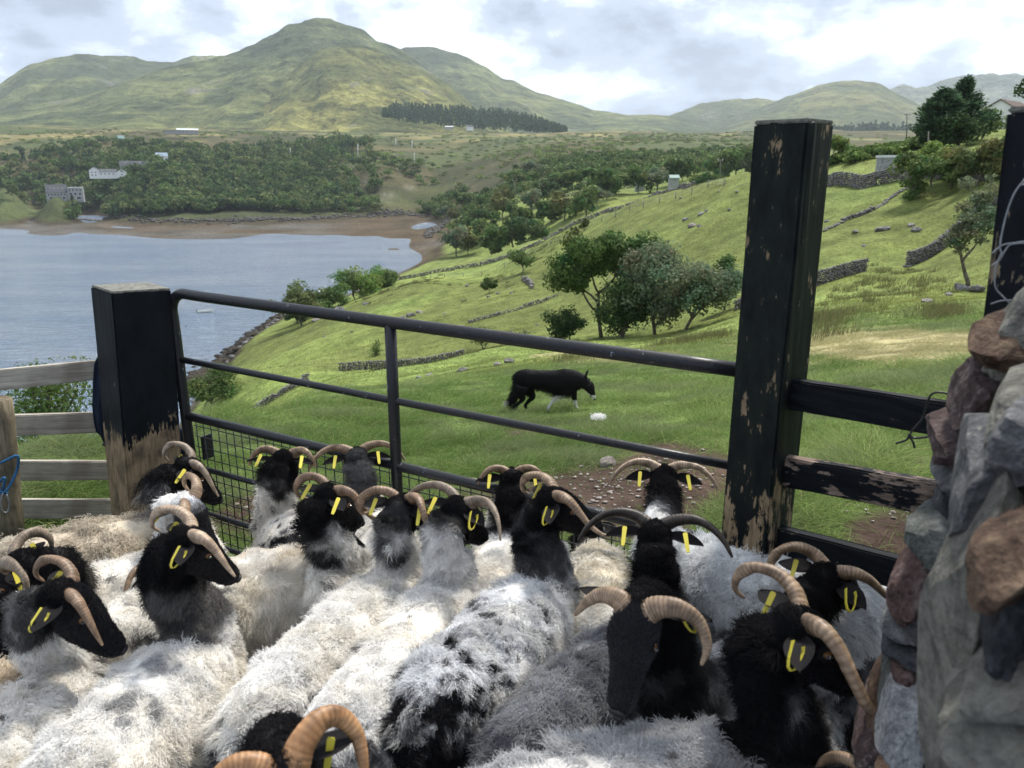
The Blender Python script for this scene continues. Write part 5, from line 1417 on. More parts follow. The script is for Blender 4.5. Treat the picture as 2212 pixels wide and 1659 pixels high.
# (px, R, half px, half R, share, height factor)
hillwood = [(500, 800, 255, 26, .30, .70), (500, 915, 255, 90, .34, .9), (330, 1000, 150, 90, .14, 1.0), (560, 1040, 200, 90, .16, 1.05), (450, 1150, 260, 90, .12, 1.0), (700, 900, 70, 75, .08, .8), (600, 1250, 160, 70, .08, 1.0),
            (130, 1060, 200, 90, .12, .8), (110, 1180, 220, 90, .10, .8), (700, 1260, 90, 60, .08, 1.15), (680, 1160, 60, 60, .04, 1.0), (-160, 1000, 240, 120, .12, .9), (260, 1300, 200, 80, .05, .6)]
wood('woodland', scatter(hillwood, 1300, 71, (11, 20), (9, 15)), 72, 1.3, 110, 0.16)
midwood = [(1010, 600, 50, 90, .06, .7), (950, 760, 45, 70, .10, .9), (1250, 680, 190, 80, .20, .75), (1400, 640, 200, 90, .30, .7), (1560, 560, 110, 80, .18, .75), (1120, 620, 60, 70, .07, .7), (870, 1000, 60, 60, .05, .7), (1330, 540, 120, 60, .10, .55),
           (1600, 760, 80, 80, .06, .8)]
wood('woodland', scatter(midwood, 760, 73, (8, 13), (7, 11)), 74, 1.15, 84, 0.0, ('oak', 'dark', 'olive', 'hawthorn'))
# bright scrub patches on the moor
scrub = [(760, 1120, 80, 60, .15, .5), (860, 1050, 60, 80, .10, .5), (1200, 900, 90, 120, .2, .5), (1000, 1000, 160, 160, .15, .35), (1300, 1150, 200, 200, .12, .4), (500, 1600, 400, 120, .12, .5), (1480, 1200, 200, 150, .1, .4)]
wood('scrub', scatter(scrub + [(1100, 1300, 400, 250, .6, .3), (300, 1600, 600, 200, .6, .3), (1500, 1500, 300, 300, .4, .3)], 480, 75, (5, 9), (7, 13)), 76, 1.0, 50, 0.0, ('gorse', 'bright', 'olive'), False)
# conifer plantation at the foot of the spur, and dark rows under the right hill
def plantation(seed, n, x0, x1, R0, R1, h):
    rng = np.random.default_rng(seed); S = []
    for _ in range(n):
        t = rng.random(); px = x0 + (x1 - x0) * t
        ytop = np.interp(px, [826, 850, 900, 950, 1000, 1060, 1130, 1180, 1225], [240, 222, 224, 226, 228, 232, 240, 258, 276])
        ybot = np.interp(px, [826, 870, 950, 1060, 1225], [246, 258, 268, 276, 284])
        u = rng.random(); y = ybot + (ytop + 8 - ybot) * u
        q = P(px, y, R0 + (R1 - R0) * u); S.append((q.x, q.y, q.z - h * 0.4, h * rng.uniform(.7, 1.2), h * 0.42))
    return S
wood('conifer_plantation', plantation(81, 1500, 826, 1225, 1950, 2250, 19), 82, 3.4, 20, 1.0, ('pine',), False)
rng_ = np.random.default_rng(5)
S = []
for _ in range(260):
    px = rng_.uniform(1760, 2060); u = rng_.random(); y = 292 - 20 * u * (1 - abs(px - 1900) / 240); q = P(px, y, 3050 + 150 * u); S.append((q.x, q.y, q.z - 16, 34 * rng_.uniform(.7, 1.1), 16))
wood('conifer_plantation', S, 83, 5.5, 26, 1.0, ('pine',), False)

# ---- hedge bank, pine clump and house trees on the right skyline
bank = [(1830, 143, 60, 10, .3, .5), (1900, 146, 50, 10, .25, .45), (1960, 150, 60, 10, .25, .6), (1990, 140, 30, 8, .1, .7)]
wood('bramble_bank', [(a, b_, c, d * .55, e * .55) for a, b_, c, d, e in scatter(bank, 210, 77, (4.0, 6.5), (4, 7))], 78, 0.62, 120, 0.0, ('bright', 'hawthorn', 'oak'), False)
def conifer(label, base, h, w, seed, n=5200, s=0.42):
    rng = np.random.default_rng(seed)
    t = rng.random(n) ** 0.75; nb_ = 60; bi = rng.integers(0, nb_, n); ba = rng.uniform(0, 2 * np.pi, nb_); bt = np.sort(rng.random(nb_)) ** 0.8; bl = rng.uniform(.65, 1.15, nb_)
    u = rng.random(n) ** 0.6
    R_ = w * 0.5 * (1 - bt[bi]) ** 0.7 * bl[bi] * u
    p = np.stack([np.cos(ba[bi]) * R_, np.sin(ba[bi]) * R_, h * (0.08 + 0.88 * bt[bi]) + R_ * 0.32], 1) + rng.normal(size=(n, 3)) * w * 0.03
    nr = rng.normal(size=(n, 3)) + np.array([0, 0, 1.0]); nr /= np.linalg.norm(nr, axis=1)[:, None]
    a = np.stack([np.cos(ba[bi]), np.sin(ba[bi]), np.full(n, .35)], 1) + rng.normal(size=(n, 3)) * .3; a /= np.linalg.norm(a, axis=1)[:, None]; b_ = np.cross(nr, a)
    a *= s * rng.uniform(.6, 1.5, n)[:, None]; b_ *= s * .35
    v = np.stack([p - a, p - b_, p + a, p + b_], 1).reshape(-1, 3)
    c = np.array(GREENS['pine']) * np.clip(1 + .35 * rng.normal(size=n), .4, 1.8)[:, None] * 1.25
    root = empty('conifer_tree', base); tag(root, label, 'tree')
    obj('crown', mesh_np('crown', v, np.arange(n * 4).reshape(-1, 4), np.repeat(c, 4, axis=0)), M_leaf, root)
    tube('trunk', [(0, 0, -.5), (0.05, 0, h * .4), (0, 0.05, h * .9)], [.3, .2, .05], M_bark, root, 8, up=(1, 0, 0))
conifer('tall dark conifer, left one of the clump beside the white house', TR(2025, 335, 128), 8.2, 9.5, 91)
conifer('tall dark conifer, right one of the clump beside the white house', TR(2066, 335, 132), 9.0, 9.5, 92)
conifer('lower dark conifer at the left foot of the clump', TR(2000, 338, 130), 5.5, 7.0, 93, 3500)
tree('leafy_tree', 'dark broadleaf tree at the right edge in front of the white house', TR(2250, 330, 150), 13, 8, 6500, 0.35, seed=94, green='dark', low=0.2, clumpr=0.17, fill=12)
tree('leafy_tree', 'broad dark tree at the right picture edge by the field corner', TR(2275, 340, 120), 10, 8, 6000, 0.3, seed=95, green='dark', low=0.15, clumpr=0.17, fill=12)
tree('leafy_bush', 'light bush at the foot of the white house', TR(2115, 318, 140), 4.5, 6, 3500, 0.25, cat='bush', seed=96, green='hawthorn', low=0.15, clumpr=0.2, fill=8)
tree('leafy_bush', 'rounded bush right of the grey shed', TR(2050, 345, 128), 4.0, 7, 3500, 0.25, cat='bush', seed=97, green='dark', low=0.15, clumpr=0.2, fill=8)

# ---- near grass: real blades from the gate to the brow
def blades():
    rng = np.random.default_rng(12)
    n = 430000
    az = rng.uniform(-0.66, 0.66, n); R = np.exp(rng.uniform(math.log(2.75), math.log(24), n))
    x, y = np.sin(az) * R, np.cos(az) * R
    # only outside the pen
    gx, gy = GL.x, GL.y
    sd = (x - gx) * (-gdir.y) + (y - gy) * gdir.x
    left = x < gx
    ok = np.where(left, y > 3.35, sd > 0.10)
    rx = x > GR.x
    ok &= np.where(rx, (y > 2.15 - 0.28 * (x - GR.x)), True)
    x, y, R = x[ok], y[ok], R[ok]; n = len(x)
    p3 = np.stack([x, y, np.zeros(n)], 1)
    tuss = fbm(p3 * 2.2, 3, 61); n2 = 1.5 * fbm(p3 * 1.7, 3, 42); n1 = fbm(p3 * 0.05, 4, 41); n6 = fbm(p3 * 0.5, 3, 62)
    z = ground(x, y); px, py, _ = proj(x, y, z)
    def blob(cx, cy, rx_, ry_): return 1 - sstep(.7, 1.3, np.hypot((px - cx) / rx_, (py - cy) / ry_) + n2 * .6 + n1 * .5)
    dirt = np.maximum.reduce([blob(1380, 1040, 190, 62), blob(1960, 1160, 120, 50), blob(1250, 1110, 260, 60), blob(560, 1110, 90, 50), blob(2000, 1010, 60, 18), blob(1120, 935, 35, 10)])
    keep = (rng.random(n) > dirt * 0.96) & (rng.random(n) < 0.55 + 0.7 * (tuss + .3))
    x, y, z, R, tuss, n2, n6, px, py = [v[keep] for v in (x, y, z, R, tuss, n2, n6, px, py)]; n = len(x)
    L = (0.045 + 0.125 * np.clip(1.4 * tuss + 0.45, 0, 1)) * rng.uniform(.6, 1.5, n) * (1 + 0.5 * sstep(.1, .5, n6))
    hay = np.maximum(1 - sstep(.7, 1.2, np.hypot((px - 1950) / 330, (py - 745) / 34) + .3 * n2), 0.6 * (1 - sstep(.7, 1.2, np.hypot((px - 1330) / 150, (py - 770) / 16))))
    L *= (1 - 0.45 * hay)
    d = rng.normal(size=(n, 3)) * np.array([.5, .5, .1]) + np.array([0.12, 0, .9]) + np.stack([tuss * .4, n6 * .5, 0 * tuss], 1); d /= np.linalg.norm(d, axis=1)[:, None]
    c1 = np.array([.125, .200, .052]); c2 = np.array([.250, .330, .100]); c3 = np.array([.42, .37, .19]); c4 = np.array([.20, .235, .115])
    c = mixc(np.tile(c1, (n, 1)), c2, np.clip(.5 + 1.3 * n6 + .45 * rng.normal(size=n), 0, 1.3)) * rng.uniform(.65, 1.35, n)[:, None]
    c = mixc(c, c4, np.clip(sstep(.0, .5, n2) * .7, 0, 1))
    c = mixc(c, c3, np.clip(hay * (.6 + .4 * rng.random(n)) + (rng.random(n) < .05) * .8, 0, 1))
    o = hair_object('grass', np.stack([x, y, z - .008], 1), d, L, np.clip(0.0011 * (1 + R * 0.10), .0012, .0036), c, None, M_grassblade, 3, None, 0, np.stack([d[:, 0], d[:, 1], 0 * L], 1) * L[:, None] * .6, 0.35, rng, .15)
    tag(o, kind='stuff')
blades()
def rushes():
    """rush and rough grass tussocks on the slope"""
    rng = np.random.default_rng(22); X, Y, Z = [], [], []
    spots = [(1850, 640, 38, 240, 14, 30), (1950, 620, 46, 200, 14, 26), (1800, 690, 24, 60, 5, 40), (1500, 735, 28, 70, 3, 30), (1050, 790, 60, 60, 5, 30), (950, 775, 66, 60, 5, 40), (900, 590, 200, 70, 26, 60), (800, 620, 185, 60, 15, 30),
             (1080, 560, 150, 90, 25, 30), (1180, 530, 190, 60, 25, 40), (1900, 590, 60, 120, 10, 50), (2050, 700, 22, 60, 4, 20), (1230, 800, 20, 20, 2, 4), (560, 790, 95, 40, 6, 20)]
    for px, py, R, sx, sr, k in spots:
        for _ in range(k):
            g = P(px + rng.normal() * sx * .5, 600, R + rng.normal() * sr * .6); m = 34; s = rng.uniform(.12, .30) * (1 + R / 150)
            X.append(g.x + rng.normal(size=m) * s); Y.append(g.y + rng.normal(size=m) * s); Z.append(np.full(m, (0.20 + rng.uniform(0, .30)) * (1 + R / 260)))
    x, y, L = np.concatenate(X), np.concatenate(Y), np.concatenate(Z); n = len(x); R = np.hypot(x, y)
    z = ground(x, y)
    d = rng.normal(size=(n, 3)) * np.array([.28, .28, 0]) + np.array([.05, 0, 1]); d /= np.linalg.norm(d, axis=1)[:, None]
    c = mixc(np.tile(np.array([.105, .125, .045]), (n, 1)), np.array([.22, .19, .09]), np.clip(rng.random(n) ** 1.5, 0, 1))
    o = hair_object('rushes', np.stack([x, y, z], 1), d, L * rng.uniform(.6, 1.1, n), 0.003 + R * 0.00016, c, None, M_grassblade, 2, None, 0, None, 0.25, rng, .2)
    tag(o, kind='stuff')
rushes()

def rough_grass():
    """longer bents and mossy tufts over the whole slope"""
    rng = np.random.default_rng(24); n = 230000
    az = rng.uniform(-0.66, 0.66, n); R = np.exp(rng.uniform(math.log(20), math.log(210), n)); x, y = np.sin(az) * R, np.cos(az) * R
    z = ground(x, y); p3 = np.stack([x, y, np.zeros(n)], 1)
    a = fbm(p3 * np.array([.12, .5, 1]), 3, 91); b_ = fbm(p3 * .9, 2, 92); c_ = fbm(p3 * .04, 3, 93)
    ok = (z > 3.5) & (a + .6 * b_ + .5 * rng.normal(size=n) * .4 > -.12); x, y, z, R, a, b_, c_ = [v[ok] for v in (x, y, z, R, a, b_, c_)]; n = len(x)
    L = (.07 + .13 * np.clip(a + .4, 0, 1)) * rng.uniform(.5, 1.5, n) * (1 + R / 220)
    d = rng.normal(size=(n, 3)) * np.array([.45, .45, 0]) + np.array([.1, 0, .75]); d /= np.linalg.norm(d, axis=1)[:, None]
    c = mixc(np.tile(np.array([.110, .165, .036]), (n, 1)), np.array([.310, .335, .095]), np.clip(.45 + .9 * a + .5 * c_ + .3 * rng.normal(size=n), 0, 1.2))
    c = mixc(c, np.array([.34, .30, .15]), (rng.random(n) < .10) * .8)
    o = hair_object('rough_grass', np.stack([x, y, z - .02], 1), d, L, .0022 + R * .00022, c, None, M_grassblade, 2, None, 0, None, .3, rng, .25)
    tag(o, kind='stuff')
rough_grass()
# ================================================================== STONE WALLS, ROCKS
M_field = []
for k, cc in enumerate((((.13, .13, .125), (.27, .265, .25), (.46, .45, .43)), ((.10, .095, .09), (.20, .19, .175), (.36, .35, .33)), ((.19, .15, .14), (.33, .28, .26), (.52, .49, .46)))):
    M_field.append(stone_mat('field_stone', cc, 2.5, (.50, .50, .46), 0.6))
stone_bank = [stone_me('stone', 900 + i, 1, 0.22, 0.75) for i in range(10)]
for i, m in enumerate(stone_bank): m.materials.append(M_field[i % 3])
def field_wall(label, line, hgt, ssz, cap=300, seed=0, thick=2, broken=0.0):
    """line: [(px, py_base, R)...]; stones laid in courses along the ground"""
    rng = np.random.default_rng(seed)
    pts = [GPY(*q) for q in line]
    org = pts[0].copy(); root = empty('field_wall', org); tag(root, label, 'wall')
    seg = []
    for a, b_ in zip(pts[:-1], pts[1:]):
        L = (b_ - a).length; m = max(2, int(L / (ssz * .92)))
        for i in range(m):
            seg.append(a.lerp(b_, (i + .5) / m))
    S = []
    n_course = max(1, int(round(hgt / (ssz * .62))))
    for i, p in enumerate(seg):
        br = vnoise(np.array([[i * 0.11, seed, 0.5]]), seed)[0]
        nc = max(1, int(round(n_course * (1 - broken * max(0, br + .4)))))
        if broken and br > .62: nc = 0
        for c in range(nc):
            for w in range(thick):
                S.append((p.x + rng.normal() * ssz * .13, p.y + (w - (thick - 1) / 2) * ssz * .8 + rng.normal() * ssz * .1, c * ssz * .62 + ssz * .2, ssz * rng.uniform(.75, 1.4)))
    xs = np.array([s[0] for s in S]); ys = np.array([s[1] for s in S]); zs = ground(xs, ys)
    order = np.argsort(-np.array([s[3] for s in S]))
    rest = []
    for r_, i in enumerate(order):
        x, y, dz, s = S[i]; eul = (rng.uniform(-.3, .3), rng.uniform(-.3, .3), rng.uniform(0, 6.3)); scl = (s * rng.uniform(.9, 1.4), s * rng.uniform(.7, 1.0), s * rng.uniform(.75, 1.15))
        k = int(rng.integers(10))
        if r_ < cap:
            o = bpy.data.objects.new('stone', stone_bank[k]); o.location = (x - org.x, y - org.y, zs[i] + dz - org.z); o.rotation_euler = eul; o.scale = scl
            link(o, root)
        else:
            from mathutils import Euler
            M = Matrix.Translation((x - org.x, y - org.y, zs[i] + dz - org.z)) @ Euler(eul).to_matrix().to_4x4() @ Matrix.Diagonal((*scl, 1)); rest.append((k, M))
    if rest:
        V, T, off, mats = [], [], 0, []
        base = []
        for m in stone_bank:
            v = np.empty(len(m.vertices) * 3, np.float32); m.vertices.foreach_get('co', v); f = np.empty(len(m.polygons) * 3, np.int32); m.polygons.foreach_get('vertices', f)
            base.append((v.reshape(-1, 3), f.reshape(-1, 3)))
        for k, M in rest:
            v, f = base[k]; Mn = np.array(M); V.append(v @ Mn[:3, :3].T + Mn[:3, 3]); T.append(f + off); off += len(v); mats += [k % 3] * len(f)
        me = mesh_np('small_stones', np.vstack(V), np.vstack(T))
        for m in M_field: me.materials.append(m)
        me.polygons.foreach_set('material_index', np.array(mats, np.int32))
        o = obj('small_stones', me, None, root); o['kind'] = 'stuff'
    return root
field_wall('short tumbled stone wall at the left side of the tall black post, halfway up the slope', [(1756, 602, 62), (1800, 594, 64), (1840, 585, 66), (1872, 574, 68)], 1.1, .27, 220, 1)
field_wall('stone wall with a squared end on the right slope, behind the slender ash', [(1960, 556, 70), (2010, 549, 73), (2060, 541, 76), (2110, 530, 80), (2160, 520, 84)], 1.35, .30, 260, 2)
field_wall('long high field wall below the grey shed on the right skyline', [(1778, 374, 118), (1830, 384, 114), (1870, 395, 110), (1935, 392, 108), (1990, 380, 106), (2060, 372, 100), (2120, 366, 95), (2200, 358, 92)], 1.75, .42, 300, 3)
field_wall('low line of fallen stones running up the right field below the shed', [(1782, 465, 88), (1840, 440, 92), (1890, 422, 95), (1940, 408, 100), (1970, 400, 102)], .5, .40, 160, 4, 2, .7)
field_wall('ruined stone wall with a square left end, seen through the upper half of the gate', [(732, 800, 70), (790, 797, 70), (850, 792, 71), (920, 784, 72), (1003, 772, 74)], 0.95, .26, 300, 5)
field_wall('tumbled wall below the middle rail of the gate, nearest the shore tree', [(542, 848, 54), (580, 842, 55), (625, 830, 56), (668, 818, 58)], .85, .25, 200, 6, 2, .4)
field_wall('thin broken line of wall stones left of the largest tree', [(1012, 690, 96), (1060, 683, 98), (1110, 676, 100), (1160, 668, 102), (1205, 660, 104)], .8, .38, 160, 7, 1, .4)
field_wall('low scattered wall remnant lower in the field, behind the wire mesh', [(590, 880, 36), (640, 873, 37), (672, 868, 38), (700, 862, 39)], .5, .24, 120, 8, 2, .8)
field_wall('long stone wall running down the crest of the field to the shore', [(860, 590, 250), (930, 576, 240), (1000, 553, 232), (1060, 540, 225), (1120, 522, 215), (1180, 505, 208), (1240, 492, 200), (1300, 474, 192), (1350, 450, 186), (1400, 432, 180), (1440, 418, 170), (1500, 404, 155)], 1.2, .62, 300, 9, 1)
field_wall('grey wall crossing the green field in the valley', [(1130, 462, 470), (1200, 442, 475), (1280, 425, 480), (1370, 412, 485)], 1.8, 1.1, 120, 10, 1)
field_wall('stones lying in a column below the broad bush on the slope', [(1130, 570, 140), (1142, 590, 132), (1148, 605, 126), (1150, 620, 120)], .9, .55, 60, 11, 2, .6)
field_wall('short heap of wall stones left of the tall black post', [(1590, 625, 62), (1612, 618, 63)], .9, .3, 60, 12)
# loose rocks (px, py, R, size m)
RK = [(888, 640, 118, 1.9), (870, 650, 116, 1.2), (905, 628, 122, 1.3), (790, 650, 160, 1.6), (735, 655, 175, 3.2), (680, 660, 185, 2.6), (890, 655, 110, .9), (1000, 628, 125, .8), (1055, 622, 120, 1.0), (1075, 615, 122, .7),
      (960, 650, 112, .7), (1010, 598, 150, 1.2), (1100, 600, 130, .7), (1318, 600, 100, .5), (1105, 612, 118, .8), (760, 715, 112, .6), (815, 760, 88, .5), (700, 720, 120, .7), (640, 740, 122, .6),
      (1480, 470, 120, 1.1), (1512, 468, 118, 1.3), (1525, 475, 118, .8), (1495, 490, 114, 1.3), (1512, 484, 112, .9), (1575, 470, 112, .8), (1552, 435, 128, .6), (1590, 448, 120, .7), (1470, 440, 140, .8),
      (1852, 470, 85, .8), (1905, 462, 84, 1.1), (1917, 455, 84, 1.2), (1985, 455, 82, 1.0), (1975, 448, 84, .8), (1870, 500, 78, .5), (1790, 440, 94, .7), (2000, 655, 32, .5), (2080, 622, 47, 1.1), (2110, 620, 46, 1.0), (2050, 640, 44, .5),
      (1135, 780, 54, .9), (1150, 768, 56, .8), (1000, 835, 32, .6), (930, 832, 38, .5), (905, 838, 36, .45), (690, 868, 35, .5), (750, 860, 34, .4), (610, 885, 28, .4), (1100, 815, 34, .6), (1075, 822, 33, .5), (1160, 700, 84, .5),
      (1000, 690, 95, .4), (940, 700, 92, .5), (580, 760, 108, .5), (620, 790, 96, .5), (1240, 560, 128, .5), (1390, 520, 118, .5), (1680, 470, 100, .8)]
for i, (x, y, R, s) in enumerate(RK):
    g = GPY(x, y, R)
    o = bpy.data.objects.new('rock', stone_bank[i % 10]); rr_ = random.Random(i)
    o.location = g + Vector((0, 0, s * .10)); o.rotation_euler = (rr_.uniform(-.3, .3), rr_.uniform(-.3, .3), rr_.uniform(0, 6)); o.scale = (s * 1.2, s, s * .8); link(o)
    tag(o, 'pale rock lying on the grassy slope', 'rock', 'rocks lying on the grassy slope')
# gateway stones and pebbles
M_peb = stone_mat('pebble', ((.20, .15, .12), (.42, .34, .29), (.80, .70, .62)), 20, None, .4)
g = GPY(1312, 1002, 4.9)
o = obj('rock', stone_me('rock', 321, 3, .2, .9), M_peb); o.location = g + Vector((0, 0, .02)); o.scale = (.13, .10, .11); tag(o, 'fist-sized brown stone standing on the bare soil beyond the gate', 'rock')
g = GPY(1548, 1118, 3.3)
o = obj('rock', stone_me('rock', 322, 3, .2, .5), M_peb); o.location = g; o.scale = (.13, .09, .07); tag(o, 'flat pinkish stone at the foot of the tall gate post', 'rock')
g = GPY(1020, 1005, 4.7)
o = obj('rock', stone_me('rock', 323, 3, .2, .6), M_peb); o.location = g; o.scale = (.14, .10, .07); tag(o, 'flat pale stone in the grass seen through the gate mesh', 'rock')
def pebbles():
    rng = np.random.default_rng(31); V, T, off = [], [], 0
    sm = stone_me('p', 5, 1, .25, .6); v0 = np.array([list(v.co) for v in sm.vertices]); f0 = np.array([list(p.vertices) for p in sm.polygons])
    spots = [(1380, 1040, 190, 60, 420), (1960, 1160, 110, 40, 160), (1250, 1110, 240, 50, 200), (560, 1100, 90, 40, 90), (2000, 1010, 60, 12, 50)]
    for cx, cy, sx, sy, k in spots:
        for _ in range(k):
            px, py = cx + rng.normal() * sx * .55, cy + rng.normal() * sy * .55
            q = PZ(px, max(py, 900), -1.87); x, y = q.x, q.y; z = gz(x, y)
            s = 0.007 + 0.036 * rng.random() ** 3.2; a = rng.uniform(0, 6.3); R_ = np.array([[math.cos(a), -math.sin(a), 0], [math.sin(a), math.cos(a), 0], [0, 0, 1]])
            V.append((v0 * s * np.array([1.3, 1, .7])) @ R_.T + np.array([x, y, z + s * .15])); T.append(f0 + off); off += len(v0)
    o = obj('pebbles', mesh_np('pebbles', np.vstack(V), np.vstack(T)), M_peb); tag(o, kind='stuff')
pebbles()
# shore rocks: dark weedy boulders along the near shore, pale ledge under the wood
def shore_rocks():
    rng = np.random.default_rng(33)
    darkm = stone_mat('weedy_rock', ((.02, .016, .010), (.06, .045, .025), (.14, .12, .10)), 1.5, (.11, .075, .03), .8)
    palem = stone_mat('shore_ledge', ((.04, .032, .022), (.12, .105, .09), (.34, .32, .29)), .5, (.1, .07, .03), .8)
    base = [stone_me('s', 700 + i, 1, .3, .7) for i in range(6)]
    bb = [(np.array([list(v.co) for v in m.vertices]), np.array([list(p.vertices) for p in m.polygons])) for m in base]
    def heap(lines, k, smin, smax, mat, spread, dz):
        V, T, off = [], [], 0; X, Y, S = [], [], []
        for _ in range(k):
            i = rng.integers(len(lines) - 1); t = rng.random(); a, b_ = lines[i], lines[i + 1]
            px = a[0] + (b_[0] - a[0]) * t; R = a[1] + (b_[1] - a[1]) * t
            q = P(px, 600, R + rng.normal() * spread); X.append(q.x); Y.append(q.y); S.append(rng.uniform(smin, smax))
        Z = ground(np.array(X), np.array(Y))
        for x, y, z, s in zip(X, Y, Z, S):
            v, f = bb[rng.integers(6)]; a = rng.uniform(0, 6.3); R_ = np.array([[math.cos(a), -math.sin(a), 0], [math.sin(a), math.cos(a), 0], [0, 0, 1]])
            V.append((v * s * np.array([1.4, 1, .8])) @ R_.T + np.array([x, y, max(z, -.3) + dz * s])); T.append(f + off); off += len(v)
        o = obj('shore_rocks', mesh_np('shore_rocks', np.vstack(V), np.vstack(T)), mat); tag(o, kind='stuff')
    def seaR(px, py):
        d = ray(px, py); return 45 * math.hypot(d[0], d[1]) / -d[2]
    near = [(x, seaR(x, y) * .985) for x, y in ((380, 832), (430, 800), (490, 758), (545, 718), (600, 684), (640, 670))]
    heap(near, 900, .8, 3.0, darkm, 5, .05)
    heap([(a, r * .955) for a, r in near], 120, .5, 1.6, M_field[0], 3, .1)
    far = [(190, seaR(190, 476) * 1.02), (330, seaR(330, 487) * 1.02), (520, seaR(520, 488) * 1.02), (640, seaR(640, 485) * 1.02), (760, seaR(760, 476) * 1.02), (880, seaR(880, 470) * 1.02), (960, seaR(960, 470) * 1.01)]
    heap(far, 800, 1.2, 4.5, palem, 7, .10)
    heap([(920, 560), (950, 620), (975, 700)], 200, 1.5, 4, palem, 14, .1)
shore_rocks()

# ================================================================== BUILDINGS
M_white = simple('white_render', (0.78, 0.78, 0.76), .8, .2, .06, .6)
M_slateroof = simple('slate_roof', (0.085, 0.09, 0.10), .7, .3, .2, 1.5)
M_greyrender = simple('grey_render', (0.34, 0.34, 0.33), .85, .2, .15, .8)
M_win = simple('window_glass', (0.03, 0.04, 0.05), .12, .6, .1)
M_frame = simple('window_frame', (0.72, 0.72, 0.70), .6, .3, .05)
M_rooflight = simple('white_roof_sheet', (0.66, 0.68, 0.68), .5, .4, .05)
M_brownroof = simple('brown_tile_roof', (0.12, 0.085, 0.07), .8, .2, .2, 2)
M_greenroof = simple('green_roof_sheet', (0.16, 0.27, 0.25), .6, .3, .1)
M_tin = simple('corrugated_tin', (0.30, 0.31, 0.31), .55, .4, .3, 3)
def gabled(root, name_wall, cx, cy, L, W_, hw, hr, mat, roof, rz=0.0, z=0.0, over=.3, wins=(), chim=(), flat=False):
    """block with gable roof; L along local x; wins = (side, u, v, w, h) side 'f','b','l','r'"""
    Mx = Matrix.Translation((cx, cy, z)) @ Matrix.Rotation(rz, 4, 'Z')
    V = [(-L/2, -W_/2, -3), (L/2, -W_/2, -3), (L/2, W_/2, -3), (-L/2, W_/2, -3), (-L/2, -W_/2, hw), (L/2, -W_/2, hw), (L/2, W_/2, hw), (-L/2, W_/2, hw)]
    Fc = [(0, 1, 5, 4), (1, 2, 6, 5), (2, 3, 7, 6), (3, 0, 4, 7), (3, 2, 1, 0), (4, 5, 6, 7)]
    if not flat:
        V += [(-L/2, 0, hw + hr), (L/2, 0, hw + hr)]; Fc[5] = (4, 5, 9, 8); Fc += [(6, 7, 8, 9), (4, 8, 7), (5, 6, 9)]
    me = bpy.data.meshes.new('wall'); me.from_pydata([tuple(Mx @ Vector(v)) for v in V], [], Fc); me.update()
    wl_ = obj(name_wall, me, mat, root)
    th = .18
    if flat:
        V = [(-L/2-over, -W_/2-over, hw), (L/2+over, -W_/2-over, hw), (L/2+over, W_/2+over, hw), (-L/2-over, W_/2+over, hw)]; V += [(a, b_, c + .3) for a, b_, c in V]
        Fc = [(3, 2, 1, 0), (4, 5, 6, 7), (0, 1, 5, 4), (1, 2, 6, 5), (2, 3, 7, 6), (3, 0, 4, 7)]
    else:
        e = over; k = hr / (W_ / 2); lo = hw - e * k + .03; V = []
        for xx in (-L/2 - e, L/2 + e):
            V += [(xx, -W_/2 - e, lo), (xx, 0, hw + hr + .03), (xx, W_/2 + e, lo), (xx, W_/2 + e, lo + th), (xx, 0, hw + hr + .03 + th), (xx, -W_/2 - e, lo + th)]
        Fc = [(0, 1, 7, 6), (1, 2, 8, 7), (2, 3, 9, 8), (3, 4, 10, 9), (4, 5, 11, 10), (5, 0, 6, 11), (5, 4, 1, 0), (4, 3, 2, 1), (6, 7, 10, 11), (7, 8, 9, 10)]
    me = bpy.data.meshes.new('roof'); me.from_pydata([tuple(Mx @ Vector(v)) for v in V], [], Fc); me.update(); rf = obj('roof', me, roof, root)
    for c in chim:
        bx = obj('chimney', box_me('chimney', .9, .7, 1.6, .03), mat, rf); bx.matrix_basis = Mx @ Matrix.Translation((c * L, 0, hw + hr - .4))
    for sd, u, v, w, h in wins:
        if sd in 'fb':
            y = -W_/2 if sd == 'f' else W_/2; m = Mx @ Matrix.Translation((u * L, y, v))
        elif sd in 'lr':
            m = Mx @ Matrix.Translation((-L/2 if sd == 'l' else L/2, u * W_, v)) @ Matrix.Rotation(math.pi / 2, 4, 'Z')
        else:       # rooflight on the front slope
            k = hr / (W_ / 2); yy = -W_/2 + v; m = Mx @ Matrix.Translation((u * L, yy, hw + (v) * k + .26)) @ Matrix.Rotation(math.atan(k) - math.pi / 2, 4, 'X')
        fr = obj('window', box_me('window', w, .16, h, .01), M_frame, root); fr.matrix_basis = m
        gl = obj('pane', box_me('pane', w * .84, .22, h * .84, .01), M_win, fr); gl.location = (0, 0, h * .08)
    return wl_
def bld(px, py, R, label, cat='house', name='house'):
    g = GPY(px, py, R); g.z = P(px, py, R).z; r = empty(name, g); tag(r, label, cat); r.rotation_euler = (0, 0, -math.atan2(g.x, g.y)); return r
